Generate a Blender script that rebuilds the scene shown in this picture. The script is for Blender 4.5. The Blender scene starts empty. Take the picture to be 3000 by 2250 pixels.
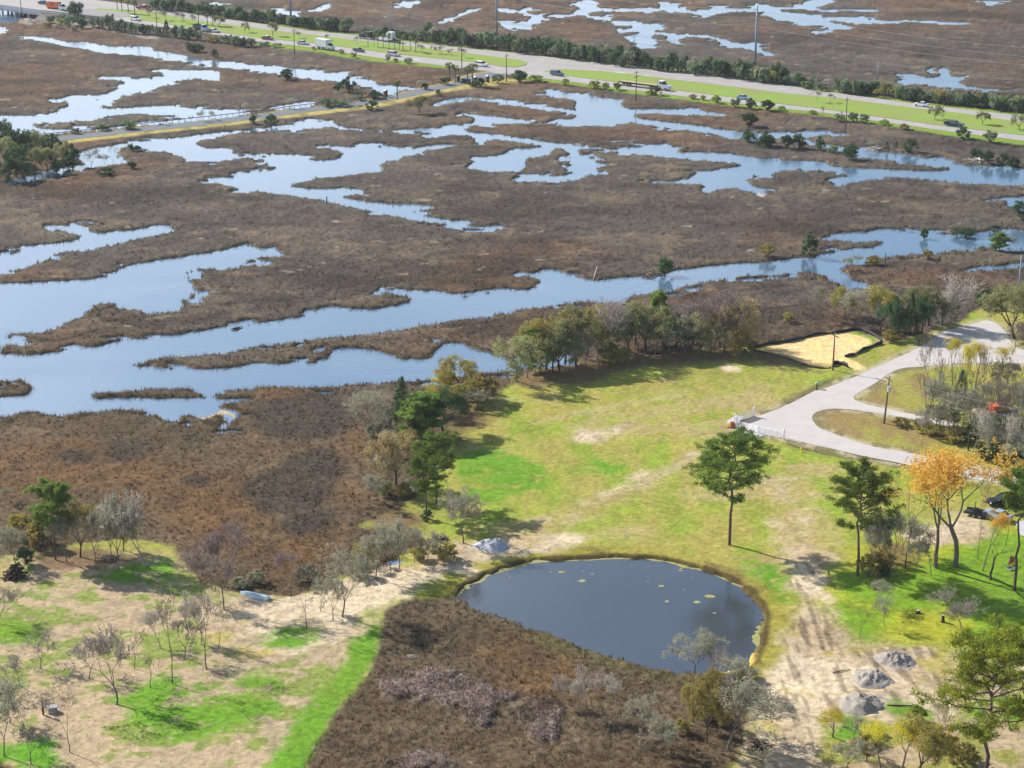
import bpy, math, random
import numpy as np
from mathutils import Vector, Matrix
from mathutils.geometry import tessellate_polygon
R = math.radians
SC = bpy.context.scene
COL = SC.collection
# ---------------------------------------------------------------- camera numbers (a drone at 120 m with a 72 mm lens)
F, H, PITCH = 6000.0, 120.0, R(18.65)
CP, SP = math.cos(PITCH), math.sin(PITCH)
def P(px, py, z=0.0):
    """ground point (height z) seen at photograph pixel px,py (3000x2250)"""
    a = (px-1500.0)/F; b = (1125.0-py)/F
    dx, dy, dz = a, CP+b*SP, -SP+b*CP
    t = (z-H)/dz
    return (dx*t, dy*t)
def pxm(py):
    """pixels per metre of an upright thing standing at row py"""
    x, y = P(1500, py)
    return F/(y*CP+H*SP)*CP, F/(y*CP+H*SP)
CROP = {'O': (0, 0, 3000/2212.), 'E': (1400, 850, 900/2212.), 'F': (2640, 920, 360/1810.), 'G': (1000, 60, 400/2212.), 'H': (0, 1380, 900/2212.), 'W': (0, 0, 1.0)}
for r_, y_ in zip('ABCD', (0, 550, 1100, 1650)):
    for k_, x_ in zip('1234', (0, 750, 1500, 2200)):
        CROP[r_+k_] = (x_, y_, 800/2212.)
def px_poly(s):
    """'A1 x,y x,y B2 x,y ...' -> list of photograph pixels"""
    out = []; c = CROP['W']
    for t in s.split():
        if t in CROP: c = CROP[t]
        else:
            x, y = t.split(','); out.append((c[0]+float(x)*c[2], c[1]+float(y)*c[2]))
    return out
def wpoly(s, z=0.0, smooth=1, closed=True):
    pts = np.array([P(x, y, z) for x, y in px_poly(s)])
    for _ in range(smooth):
        if closed:
            q = np.roll(pts, -1, 0)
            pts = np.stack([pts*.75+q*.25, pts*.25+q*.75], 1).reshape(-1, 2)
        else:
            q = pts[1:]; p = pts[:-1]
            m = np.stack([p*.75+q*.25, p*.25+q*.75], 1).reshape(-1, 2)
            pts = np.vstack([pts[:1], m, pts[-1:]])
    return pts
# ---------------------------------------------------------------- numpy value noise
def _h(ix, iy, seed):
    n = (ix.astype(np.int64)*374761393 + iy.astype(np.int64)*668265263 + seed*974634777) & 0xffffffff
    n = ((n ^ (n >> 13))*1274126177) & 0xffffffff
    n = ((n ^ (n >> 16))*2246822519) & 0xffffffff
    return ((n ^ (n >> 15)) & 0xffffff)/float(0xffffff)
def vnoise(x, y, s, seed=0):
    x = x/s; y = y/s
    ix = np.floor(x); iy = np.floor(y); fx = x-ix; fy = y-iy
    fx = fx*fx*(3-2*fx); fy = fy*fy*(3-2*fy)
    a = _h(ix, iy, seed); b = _h(ix+1, iy, seed); c = _h(ix, iy+1, seed); d = _h(ix+1, iy+1, seed)
    return (a*(1-fx)+b*fx)*(1-fy)+(c*(1-fx)+d*fx)*fy
def fbm(x, y, s, o=4, seed=0):
    t = 0; w = 0; a = 1.0
    for k in range(o):
        cx = x*math.cos(k*.7)+y*math.sin(k*.7); cy = -x*math.sin(k*.7)+y*math.cos(k*.7)
        t = t+a*vnoise(cx+13.7*k, cy-7.1*k, s, seed+k); w += a; a *= .55; s *= .47
    return t/w
def sst(a, b, x):
    t = np.clip((x-a)/(b-a), 0, 1); return t*t*(3-2*t)
def sdf(poly, X, Y, M=5.0):
    """signed distance (positive inside), -M beyond M"""
    out = np.full(X.shape, -M)
    x0, y0 = poly.min(0)-M; x1, y1 = poly.max(0)+M
    idx = np.nonzero((X > x0) & (X < x1) & (Y > y0) & (Y < y1))[0]
    if len(idx) == 0: return out
    px = X[idx]; py = Y[idx]
    o = np.argsort(py); idx = idx[o]; px = px[o]; py = py[o]
    d2 = np.full(px.shape, M*M); ins = np.zeros(px.shape, bool)
    n = len(poly)
    for i in range(n):
        ax, ay = poly[i]; bx, by = poly[(i+1) % n]
        lo, hi = min(ay, by), max(ay, by)
        j0 = np.searchsorted(py, lo, 'left'); j1 = np.searchsorted(py, hi, 'left')
        if j1 > j0 and hi > lo:
            yy = py[j0:j1]; xc = ax+(yy-ay)/(by-ay)*(bx-ax)
            ins[j0:j1] ^= (px[j0:j1] < xc)
        j0 = np.searchsorted(py, lo-M); j1 = np.searchsorted(py, hi+M)
        if j1 <= j0: continue
        xs = px[j0:j1]; sel = np.nonzero((xs > min(ax, bx)-M) & (xs < max(ax, bx)+M))[0]
        if len(sel) == 0: continue
        sel = sel+j0
        ex, ey = bx-ax, by-ay; L = ex*ex+ey*ey+1e-9
        qx = px[sel]-ax; qy = py[sel]-ay
        t = np.clip((qx*ex+qy*ey)/L, 0, 1)
        dd = (qx-t*ex)**2+(qy-t*ey)**2
        d2[sel] = np.minimum(d2[sel], dd)
    d = np.sqrt(d2)
    out[idx] = np.where(ins, d, -d)
    return out
# ---------------------------------------------------------------- object helpers
def link(o, parent=None):
    COL.objects.link(o)
    if parent is not None: o.parent = parent
    return o
def mesh_np(name, V, Fc, mats=None, smooth=False, attrs=None, mi=None):
    me = bpy.data.meshes.new(name)
    V = np.asarray(V, np.float32); Fc = np.asarray(Fc, np.int32)
    k = Fc.shape[1]
    me.vertices.add(len(V)); me.vertices.foreach_set('co', V.ravel())
    me.loops.add(Fc.size); me.loops.foreach_set('vertex_index', Fc.ravel())
    me.polygons.add(len(Fc)); me.polygons.foreach_set('loop_start', np.arange(0, Fc.size, k, dtype=np.int32))
    if smooth: me.polygons.foreach_set('use_smooth', np.ones(len(Fc), bool))
    for m in (mats if isinstance(mats, (list, tuple)) else [mats]):
        if m: me.materials.append(m)
    if mi is not None: me.polygons.foreach_set('material_index', np.asarray(mi, np.int32))
    me.update(calc_edges=True)
    for an, (ty, arr) in (attrs or {}).items():
        a = me.attributes.new(an, ty, 'POINT')
        a.data.foreach_set('color' if ty == 'FLOAT_COLOR' else 'value', np.asarray(arr, np.float32).ravel())
    return me
class MB:
    """collects simple solids into ONE mesh"""
    def __init__(s): s.v = []; s.f = []; s.m = []; s.k = 0
    def add(s, v, f, mi=0):
        b = len(s.v); s.v += [tuple(p) for p in v]; s.f += [tuple(b+i for i in q) for q in f]; s.m += [mi]*len(f); return s
    def box(s, x0, x1, y0, y1, z0, z1, mi=0, rz=0, at=(0, 0)):
        c, n = math.cos(rz), math.sin(rz)
        v = [(at[0]+x*c-y*n, at[1]+x*n+y*c, z) for z in (z0, z1) for x, y in ((x0, y0), (x1, y0), (x1, y1), (x0, y1))]
        return s.add(v, [(3, 2, 1, 0), (4, 5, 6, 7), (0, 1, 5, 4), (1, 2, 6, 5), (2, 3, 7, 6), (3, 0, 4, 7)], mi)
    def tube(s, pts, rad, n=8, mi=0, cap=True):
        pts = [Vector(p) for p in pts]
        if not isinstance(rad, (list, tuple)): rad = [rad]*len(pts)
        rings = []
        for i, p in enumerate(pts):
            d = (pts[min(i+1, len(pts)-1)]-pts[max(i-1, 0)]).normalized()
            a = d.orthogonal().normalized() if abs(d.z) < .99 else Vector((1, 0, 0))
            b = d.cross(a).normalized(); a = b.cross(d)
            rings.append([p+(a*math.cos(2*math.pi*j/n)+b*math.sin(2*math.pi*j/n))*rad[i] for j in range(n)])
        v = [q for r in rings for q in r]; f = []
        for i in range(len(pts)-1):
            for j in range(n):
                f.append((i*n+j, i*n+(j+1) % n, (i+1)*n+(j+1) % n, (i+1)*n+j))
        if cap: f.append(tuple(range(n))[::-1]); f.append(tuple((len(pts)-1)*n+j for j in range(n)))
        return s.add(v, f, mi)
    def prism(s, prof, y0, y1, mi=0, axis='y'):
        """profile in x,z extruded along y"""
        n = len(prof)
        v = [(x, y0, z) for x, z in prof]+[(x, y1, z) for x, z in prof]
        f = [tuple(range(n)), tuple(range(n, 2*n))[::-1]]+[(i, i+n, (i+1) % n+n, (i+1) % n) for i in range(n)]
        return s.add(v, f, mi)
    def mesh(s, name, mats, smooth=False):
        me = bpy.data.meshes.new(name); me.from_pydata(s.v, [], s.f)
        for m in (mats if isinstance(mats, (list, tuple)) else [mats]): me.materials.append(m)
        me.polygons.foreach_set('material_index', s.m)
        if smooth: me.polygons.foreach_set('use_smooth', [True]*len(s.f))
        me.update(); return me
    def build(s, name, mats, parent=None, smooth=False):
        return link(bpy.data.objects.new(name, s.mesh(name, mats, smooth)), parent)
def tag(o, label=None, cat=None, group=None, kind=None):
    if label: o['label'] = label
    if cat: o['category'] = cat
    if group: o['group'] = group
    if kind: o['kind'] = kind
    return o
def empty(name, loc, rz=0.0):
    o = link(bpy.data.objects.new(name, None)); o.location = loc; o.rotation_euler = (0, 0, rz); o.empty_display_size = .3
    return o
def copy_tree(o, parent=None):
    c = o.copy(); COL.objects.link(c); c.parent = parent
    for ch in list(o.children): copy_tree(ch, c)
    return c
def struct(name, me, kind='structure'):
    o = link(bpy.data.objects.new(name, me)); o['kind'] = kind; return o
# ---------------------------------------------------------------- materials
def srgb(r, g, b, k=1.0):
    f = lambda c: ((c/255.)/12.92 if c/255. <= .04045 else ((c/255.+.055)/1.055)**2.4)*k
    return (f(r), f(g), f(b))
def newmat(name):
    m = bpy.data.materials.new(name); m.use_nodes = True
    nt = m.node_tree; b = nt.nodes['Principled BSDF']; return m, nt, b
def mat(name, col, rough=.7, metal=0.0, var=.25, scale=3.0, bump=0.0):
    m, nt, b = newmat(name)
    tc = nt.nodes.new('ShaderNodeTexCoord'); n = nt.nodes.new('ShaderNodeTexNoise')
    n.inputs['Scale'].default_value = scale; n.inputs['Detail'].default_value = 4
    nt.links.new(tc.outputs['Object'], n.inputs['Vector'])
    mx = nt.nodes.new('ShaderNodeMix'); mx.data_type = 'RGBA'
    mx.inputs[6].default_value = tuple(c*(1-var) for c in col)+(1,); mx.inputs[7].default_value = tuple(min(1, c*(1+var)) for c in col)+(1,)
    nt.links.new(n.outputs['Fac'], mx.inputs[0]); nt.links.new(mx.outputs[2], b.inputs['Base Color'])
    b.inputs['Roughness'].default_value = rough; b.inputs['Metallic'].default_value = metal
    if bump:
        bp = nt.nodes.new('ShaderNodeBump'); bp.inputs['Strength'].default_value = bump; bp.inputs['Distance'].default_value = .05
        nt.links.new(n.outputs['Fac'], bp.inputs['Height']); nt.links.new(bp.outputs['Normal'], b.inputs['Normal'])
    return m
def leafmat(name, c0, c1, c2=None, trans=.25):
    """foliage: colour varies per leaf through the 'var' attribute"""
    m, nt, b = newmat(name)
    nt.nodes.remove(b); out = nt.nodes['Material Output']
    at = nt.nodes.new('ShaderNodeAttribute'); at.attribute_name = 'var'
    oi = nt.nodes.new('ShaderNodeObjectInfo')
    cr = nt.nodes.new('ShaderNodeValToRGB')
    cr.color_ramp.elements[0].color = tuple(c0)+(1,); cr.color_ramp.elements[1].color = tuple(c1)+(1,)
    if c2:
        e = cr.color_ramp.elements.new(.93); e.color = tuple(c1)+(1,); cr.color_ramp.elements[-1].color = tuple(c2)+(1,)
    hs = nt.nodes.new('ShaderNodeHueSaturation')
    mr = nt.nodes.new('ShaderNodeMapRange'); mr.inputs[3].default_value = .78; mr.inputs[4].default_value = 1.22
    mr2 = nt.nodes.new('ShaderNodeMapRange'); mr2.inputs[3].default_value = .488; mr2.inputs[4].default_value = .512
    L = nt.links.new
    L(at.outputs['Fac'], cr.inputs[0]); L(oi.outputs['Random'], mr.inputs[0]); L(oi.outputs['Random'], mr2.inputs[0])
    L(cr.outputs[0], hs.inputs['Color']); L(mr.outputs[0], hs.inputs['Value']); L(mr2.outputs[0], hs.inputs['Hue'])
    d = nt.nodes.new('ShaderNodeBsdfDiffuse'); t = nt.nodes.new('ShaderNodeBsdfTranslucent'); mx = nt.nodes.new('ShaderNodeMixShader')
    mx.inputs[0].default_value = trans
    L(hs.outputs[0], d.inputs[0]); L(hs.outputs[0], t.inputs[0]); L(d.outputs[0], mx.inputs[1]); L(t.outputs[0], mx.inputs[2]); L(mx.outputs[0], out.inputs[0])
    return m
# ---------------------------------------------------------------- traced outlines, as ground points
WATER = ['A1 -80,215 30,215 58,250 30,275 -80,275',
'A1 125,285 200,292 330,300 480,325 560,340 680,345 800,360 930,380 1060,385 1130,370 1260,385 1215,405 1290,415 1500,450 1640,480 1710,500 1800,508 1900,510 2100,530 2212,545 A2 300,555 450,570 570,600 680,585 820,572 740,600 790,630 870,640 960,650 1000,690 1100,690 1250,705 1190,735 1130,755 1030,765 960,730 930,712 820,705 700,672 560,650 420,640 330,625 200,610 100,590 0,575 A1 1860,560 1700,535 1480,500 1250,470 1000,440 780,425 640,390 520,370 330,340 200,310 125,292',
'A1 -80,945 0,945 180,955 330,940 440,912 480,880 595,850 470,815 455,800 560,775 770,775 900,750 955,725 935,695 1020,670 950,650 800,650 785,625 930,620 1060,635 1230,642 1320,620 1320,600 1285,578 1380,562 1600,575 1760,570 1795,590 1775,625 1810,660 1700,660 1540,632 1500,640 1400,670 1300,700 1230,735 1100,760 950,790 800,795 765,808 860,835 810,880 960,880 1150,865 1330,852 1500,870 1700,885 1900,895 2000,900 2090,905 2150,890 A2 120,870 250,850 380,825 470,822 490,845 430,870 300,885 150,895 0,905 A1 2000,930 1700,975 1400,1000 1160,1020 900,1050 750,1060 700,1070 560,1075 450,1085 370,1100 220,1090 130,1065 60,1030 0,975 -80,965',
'A1 100,1485 180,1440 260,1425 400,1385 520,1350 640,1340 700,1330 640,1290 590,1250 700,1210 850,1185 1000,1165 1150,1140 1400,1120 1600,1090 1900,1060 2120,1050 2140,1062 1900,1085 1640,1130 1590,1165 1600,1185 1700,1200 1860,1200 1880,1215 1850,1240 1980,1260 1980,1280 1850,1300 1700,1320 1560,1305 1480,1285 1400,1250 1250,1225 1180,1215 1050,1180 1000,1200 970,1210 970,1260 1040,1310 960,1330 850,1350 700,1370 560,1400 400,1450 250,1470',
'A2 20,1050 180,1015 420,990 560,980 640,975 620,990 660,1020 780,1040 960,1050 1100,1055 1270,1050 1480,1050 1490,1020 1600,1010 1680,1020 1720,1000 1790,985 1760,950 1660,930 1740,925 1900,935 2080,960 2212,985 2212,1010 2000,1005 1850,1005 1720,1030 1680,1055 1720,1070 1850,1080 2000,1095 2100,1110 2240,1125 2240,1172 2100,1155 1960,1125 1880,1140 1780,1170 1790,1120 1700,1095 1600,1105 1450,1105 1370,1070 1180,1070 1000,1060 800,1055 600,1035 450,1050 200,1060 20,1075',
'A2 1880,1130 1790,1165 1600,1190 1400,1225 1240,1265 1150,1290 1000,1330 1030,1370 1000,1395 880,1405 700,1420 560,1445 450,1460 290,1500 300,1515 420,1530 560,1530 700,1520 860,1535 910,1555 840,1575 700,1590 B2 690,75 800,100 960,120 1150,135 1400,135 1460,155 1400,175 1290,190 1290,215 1400,235 1560,265 1700,305 1840,320 1920,315 1910,335 1800,345 1700,325 1400,285 1200,260 1050,215 900,190 750,160 560,110 300,75 0,35 A1 2000,1545 1850,1510 1720,1470 1630,1445 1800,1440 1890,1435 1925,1415 1940,1400 2074,1390 A2 170,1370 80,1330 60,1290 90,1240 250,1260 400,1290 520,1300 640,1290 710,1260 700,1235 550,1200 640,1185 800,1190 900,1175 1000,1185 1100,1200 1230,1205 1400,1180 1500,1165 1700,1178 1780,1155 1800,1120',
'A3 100,1118 300,1150 480,1175 620,1190 780,1200 860,1215 880,1190 1050,1188 1000,1175 800,1157 900,1155 1100,1170 1370,1190 1360,1215 1320,1225 1400,1240 1600,1235 1800,1245 1950,1270 2100,1300 A4 300,1300 450,1310 560,1305 640,1335 720,1365 860,1360 1000,1370 1300,1382 1600,1385 1750,1330 2212,1365 2300,1365 2300,1510 2212,1510 2000,1500 1800,1500 1600,1480 1500,1470 1300,1440 1100,1430 1040,1450 900,1475 750,1500 690,1518 655,1500 700,1460 800,1425 700,1400 500,1380 300,1375 250,1400 50,1425 A3 1890,1450 1960,1500 2020,1540 2070,1570 2030,1605 1950,1570 1880,1550 1760,1520 1650,1545 1560,1575 1530,1550 1560,1500 1450,1490 1250,1495 1120,1485 1150,1465 1280,1470 1430,1450 1450,1425 1550,1400 1700,1375 1880,1340 1840,1325 1700,1320 1600,1310 1450,1300 1300,1285 1150,1265 1000,1260 880,1240 780,1220 620,1210 560,1215 520,1235 600,1265 640,1300 720,1320 800,1340 720,1350 680,1380 650,1420 560,1450 450,1470 340,1495 250,1480 150,1480 0,1470 -5,1450 60,1435 150,1420 380,1425 480,1405 535,1380 480,1340 450,1300 460,1260 450,1235 430,1215 350,1212 320,1240 200,1280 95,1300 120,1370 60,1395 -80,1395 -270,1385 -400,1355 -270,1300 -170,1270 -70,1240 30,1200 138,1200 280,1192 138,1168 30,1155',
'A4 -60,1090 60,1080 250,1068 420,1085 500,1070 680,1075 690,1095 500,1110 450,1130 520,1150 600,1170 700,1190 880,1195 950,1205 1060,1235 1200,1240 1330,1270 1450,1290 1600,1310 1750,1330 1700,1360 1620,1378 1580,1362 1350,1342 1180,1325 1150,1305 960,1290 880,1265 740,1230 640,1200 560,1195 450,1165 420,1140 200,1130 -60,1140',
'A3 250,720 330,725 410,745 560,755 700,785 830,800 920,810 890,830 900,870 960,885 1150,880 1400,885 1600,905 1780,930 1700,945 1500,935 1300,935 1150,925 1050,920 980,935 1000,955 1150,975 1350,1000 1500,1015 1680,1045 1850,1070 1960,1078 1960,1110 1870,1130 1780,1135 1700,1120 1650,1085 1500,1075 1300,1045 1150,1025 1000,1000 860,1005 800,1030 600,1030 450,1030 340,1010 400,985 530,950 480,918 300,900 138,878 A2 2100,862 1960,838 1760,810 1640,830 1480,865 1410,860 1450,830 1560,805 1700,785 1850,795 2000,808 2120,830 A3 138,845 300,865 500,892 515,880 512,812 440,800 300,795 280,760',
'B1 -80,590 0,570 120,540 170,515 150,480 300,465 450,450 600,430 660,400 640,380 560,375 490,345 455,330 480,310 640,295 700,320 770,305 690,345 740,360 860,370 1000,370 1130,335 1260,305 1370,300 1390,330 1450,350 1350,370 1200,405 1000,440 860,490 640,520 500,525 440,545 380,590 280,625 100,670 0,705 -80,740',
'B1 -80,780 0,775 200,770 500,755 700,740 900,735 890,705 960,660 1050,630 1200,600 1350,570 1600,545 1800,510 1900,480 1980,455 2030,465 2090,490 B2 80,490 180,465 150,500 190,525 260,548 180,570 0,580 B1 1990,600 2000,615 2100,620 1950,655 1800,670 1650,665 1490,685 1500,720 1560,760 1590,790 1550,830 1580,850 1540,890 1480,920 1490,980 1460,1010 1300,1020 1220,1030 1150,1000 1050,985 980,970 920,945 850,950 760,960 740,1010 640,1060 560,1100 460,1140 300,1170 150,1190 60,1195 50,1215 100,1240 90,1270 0,1330 -80,1350',
'B1 -80,1335 0,1350 130,1350 280,1355 430,1335 550,1315 700,1290 830,1270 960,1240 1100,1225 1240,1215 1400,1190 1600,1160 1800,1125 1920,1115 B2 0,1100 180,1075 330,1050 480,1020 530,970 600,965 750,975 900,985 1060,965 1200,940 1280,915 1200,880 1050,855 1080,825 1150,812 1250,830 1350,835 1450,835 1550,865 1640,885 1750,875 1900,855 2040,835 B3 80,830 180,810 235,775 200,740 130,705 250,670 260,655 340,660 460,680 490,715 560,735 680,745 850,735 1000,720 1070,710 1220,700 1330,665 1400,655 1600,635 1800,615 B4 0,610 130,600 280,580 400,565 510,560 530,545 600,530 740,510 900,500 1000,485 1080,445 1000,440 850,445 720,430 680,415 750,390 870,370 960,340 1100,335 1200,340 1340,365 1440,370 1600,380 1740,375 1850,360 1980,340 2100,335 2300,350 2300,490 2150,500 2000,480 1880,490 1800,510 1660,510 1500,545 1400,550 1280,555 1180,560 1080,570 960,600 820,620 740,650 780,700 830,760 940,770 980,800 960,830 860,820 740,805 680,780 620,765 590,720 540,700 450,690 340,695 200,715 0,720 B3 1800,740 1700,755 1560,780 1400,815 1300,845 1150,860 1020,870 930,910 920,965 830,950 750,930 640,925 500,935 300,960 138,985 0,1010 B2 1950,1040 1800,1060 1500,1100 1300,1130 1150,1160 950,1190 700,1215 560,1230 350,1255 150,1280 0,1285 B1 2000,1310 1860,1340 1640,1365 1440,1385 1320,1385 1230,1410 1120,1440 1075,1435 1080,1455 1230,1455 1400,1465 1560,1470 1700,1470 1850,1450 2074,1430 B2 150,1430 400,1420 560,1415 570,1350 620,1310 700,1300 850,1300 950,1320 1050,1350 1200,1380 1340,1390 1420,1370 1450,1330 1520,1270 1560,1250 1650,1260 1750,1290 1850,1320 1950,1360 2050,1420 2300,1380 2550,1340 2570,1400 2300,1440 2140,1490 2000,1500 1850,1510 1700,1540 1480,1560 1300,1570 1000,1590 700,1610 560,1625 300,1625 0,1630 C1 1900,130 1770,130 1600,120 1400,120 1250,115 1100,135 900,150 760,165 780,180 900,180 1100,180 1300,185 1500,185 1700,180 1950,190 2050,200 1900,225 1800,240 1790,255 1870,275 1920,305 1900,380 1850,440 1800,440 1785,405 1830,365 1820,330 1750,320 1680,365 1600,350 1540,330 1480,335 1450,385 1380,380 1300,345 1230,310 1150,300 1000,295 880,290 700,310 580,325 430,325 330,305 200,305 100,325 0,340 -80,345',
'B4 1890,110 1950,95 2060,85 2212,70 2300,70 2300,150 2110,165 2090,130 2050,105 2000,115 1900,125',
'B4 1680,680 1760,655 1900,640 2100,620 2300,600 2300,640 2100,665 1900,680 1750,690',
'C2 1040,1500 1100,1490 1180,1485 1250,1490 1230,1520 1140,1550 1040,1550',
'A2 160,70 280,90 330,85 480,80 540,35 610,28 600,70 560,85 400,88 330,97 330,115 370,130 350,150 250,125 170,105',
'A1 1665,35 1740,25 1810,22 1800,40 1740,50 1690,42', 'A2 455,152 530,160 555,180 500,180 460,165',
'A2 1100,55 1180,35 1185,15 1260,12 1340,10 1330,28 1270,40 1255,65 1180,60',
'A2 1465,190 1480,170 1600,145 1680,95 1830,78 1740,105 1660,130 1600,165 1500,195',
'A3 -115,75 0,80 60,95 110,58 185,62 150,70 110,95 160,118 270,120 240,150 230,195 150,205 170,235 90,248 0,225 -110,190 -50,172 0,185 60,185 130,180 150,150 150,130 60,100 0,105 -60,100 -115,90',
'A3 460,118 500,100 560,60 490,35 550,5 700,10 710,30 680,55 720,70 850,75 920,65 1050,65 1200,70 1210,50 1180,30 1230,25 1345,38 1335,75 1400,90 1530,95 1640,60 1660,50 1800,70 1940,65 A4 30,38 100,45 200,60 320,55 400,45 450,5 620,-8 720,15 600,35 520,65 560,75 700,75 900,75 1060,85 1040,98 900,92 600,85 480,85 350,75 200,85 300,100 500,125 600,135 800,140 930,130 920,155 1000,165 1100,165 1300,165 1400,165 1500,175 1700,185 1790,200 1640,205 1450,190 1200,175 1080,180 980,195 850,190 600,165 700,190 860,230 730,240 650,250 600,275 540,265 570,250 650,235 560,205 450,205 350,180 150,140 160,118 80,95 0,95 A3 1850,90 1700,110 1560,140 1500,115 1330,100 1200,90 1050,100 920,90 800,85 640,95 620,120 640,135 810,130 790,160 820,185 1000,180 1100,195 1200,210 1160,240 1150,255 1250,270 1400,285 1600,290 1700,310 1800,345 1950,360 2100,350 2140,350 2070,365 1990,370 2000,400 2080,420 2140,460 2060,460 2000,430 1950,405 1800,390 1700,365 1650,320 1500,305 1400,305 1350,320 1370,365 1300,355 1250,320 1255,290 1200,278 1160,275 1130,300 1170,320 1170,380 1030,375 980,340 920,320 880,295 1000,285 1040,265 1000,255 850,270 850,255 990,225 980,205 830,210 800,180 760,160 660,155 590,130 520,130 400,140 350,130',
'A4 1155,660 1200,650 1260,650 1215,600 1280,610 1320,640 1500,625 1550,605 1500,575 1530,545 1590,550 1640,585 1580,590 1650,625 1700,625 1810,605 1700,650 1640,675 1700,695 1900,720 2100,735 2200,742 2000,748 1700,722 1450,697 1300,682 1250,692',
'A4 1855,0 1950,5 2040,12 1990,28 1900,35', 'A1 -160,30 60,40 180,70 200,110 150,160 110,185 0,195 -160,195']
ISLES = ['A1 255,1015 330,1000 560,985 800,960 880,940 1100,925 1300,935 1540,945 1530,955 1400,970 1250,975 1120,1000 1000,1010 760,1060 740,1045 700,1020 640,1015 560,1050 380,1045',
'C1 -80,45 60,35 130,45 180,35 230,60 265,115 235,150 150,170 -80,175']
POND = 'O 985,1285 1010,1263 1050,1243 1100,1226 1160,1213 1250,1207 1320,1206 1400,1208 1450,1216 1500,1230 1550,1246 1600,1270 1635,1300 1650,1330 1648,1360 1640,1390 1630,1420 1600,1445 1560,1452 1500,1455 1440,1450 1380,1440 1330,1425 1290,1410 1250,1395 1200,1375 1150,1360 1100,1340 1060,1330 1020,1318 1000,1300'
UPLAND = ['O 760,1135 860,1100 900,1060 925,1030 960,985 970,900 1060,860 1090,835 1150,800 1200,790 1300,775 1400,768 1500,760 1600,750 1640,745 1700,735 1830,712 1900,735 1960,735 2080,690 2130,665 2160,640 2300,640 2300,2000 1560,2000 1560,1659 1600,1600 1640,1500 1600,1455 1635,1400 1635,1300 1590,1278 1540,1255 1440,1225 1250,1218 1110,1238 1015,1268 975,1288 880,1292 835,1318 820,1350 818,1400 790,1460 745,1520 700,1590 655,1700 -100,1700 -100,1225 30,1195 120,1185 200,1170 300,1165 385,1190 400,1250 480,1275 540,1280 620,1290 690,1270 740,1240 810,1235 880,1190 920,1170 900,1140 850,1150']
LUSH = ['O 815,1345 817,1400 788,1460 742,1522 698,1590 650,1700 470,1700 330,1650 400,1600 500,1560 600,1510 680,1450 740,1410 785,1365',
 'O 232,1510 300,1490 370,1465 480,1480 560,1500 600,1530 500,1570 380,1610 300,1560', 'O 250,1215 385,1200 385,1250 300,1262 220,1250',
 'O -60,1610 90,1590 170,1620 150,1670 -60,1700', 'O 470,1480 560,1450 640,1470 600,1500', 'O 560,1385 640,1350 700,1360 690,1395 600,1400', 'O 1000,985 1060,970 1150,990 1200,1020 1150,1060 1040,1090 980,1060',
 'O 1250,1000 1330,985 1370,1000 1330,1025 1260,1020', 'O 2080,1510 2212,1500 2260,1560 2100,1560', 'O 1780,1560 1850,1545 1910,1560 1900,1620 1800,1610', 'O 1900,1510 2000,1530 1990,1560 1900,1550',
 'O 1810,720 1880,715 1890,735 1850,735', 'O -50,1345 60,1330 90,1380 20,1400 -50,1390','O 1700,1230 1600,1200 1650,1290 1700,1310']
SAND = ['O 535,1282 620,1292 690,1278 740,1252 820,1232 890,1205 940,1182 1040,1160 1100,1150 1180,1150 1265,1158 1250,1170 1180,1190 1120,1200 1050,1215 1000,1235 950,1262 900,1280 850,1295 820,1320 770,1350 700,1400 620,1440 520,1440 480,1400 430,1330 480,1290',
 'O 1685,1190 1730,1170 1790,1190 1800,1240 1775,1290 1795,1350 1830,1395 1880,1400 1930,1405 2010,1395 2060,1420 2120,1480 2100,1530 2000,1570 1900,1540 1780,1560 1750,1630 1700,1700 1600,1700 1600,1640 1640,1560 1655,1480 1690,1400 1705,1300 1690,1250',
 'O 1690,1120 1760,1110 1790,1160 1720,1180 1660,1170', 'O 1220,940 1250,925 1280,935 1270,950', 'O 1315,930 1350,915 1362,928 1330,938',
 'O 1120,1135 1190,1110 1200,1120 1150,1145', 'O 1455,1000 1500,978 1512,985 1480,1005','O 1280,1070 1360,1035 1400,1020 1405,1030 1340,1060 1290,1085', 'O 1575,795 1605,795 1600,803', 'O 1950,1150 2100,1100 2160,1130 2050,1190', 'O 2000,1400 2212,1420 2260,1480 2100,1500']
PAD = 'B4 90,1300 270,1250 450,1210 700,1180 850,1190 990,1240 900,1310 770,1370 850,1420 960,1470 890,1490 750,1440 640,1450 500,1440 350,1390 200,1350'
LITTER = ['O 1090,820 1150,790 1300,768 1500,755 1620,752 1780,790 1700,795 1560,775 1400,790 1300,815 1200,830 1100,842', 'O 930,930 1000,880 1070,865 1060,910 1000,960 950,960', 'O 760,1080 850,1060 920,1100 900,1150 780,1140', 'O 60,1195 200,1180 300,1190 260,1220 120,1235', 'O 1880,1180 1960,1170 1950,1240 1880,1240']
RUST = ['O -60,960 150,950 300,970 400,1000 480,1030 520,1080 560,1130 580,1220 420,1190 380,1130 300,1070 200,1050 100,1060 -60,1100', 'O 720,1060 750,1040 790,1050 770,1085 725,1085', 'O 740,975 790,930 800,960 770,985', 'O 560,1190 650,1160 760,1150 700,1230 600,1260', 'O 1080,1380 1200,1420 1300,1470 1250,1510 1130,1500 1060,1430', 'O 1890,720 1920,700 1990,710 1950,740', 'O 1340,745 1400,742 1410,760 1350,768','O 560,820 640,800 660,850 580,860']
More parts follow.
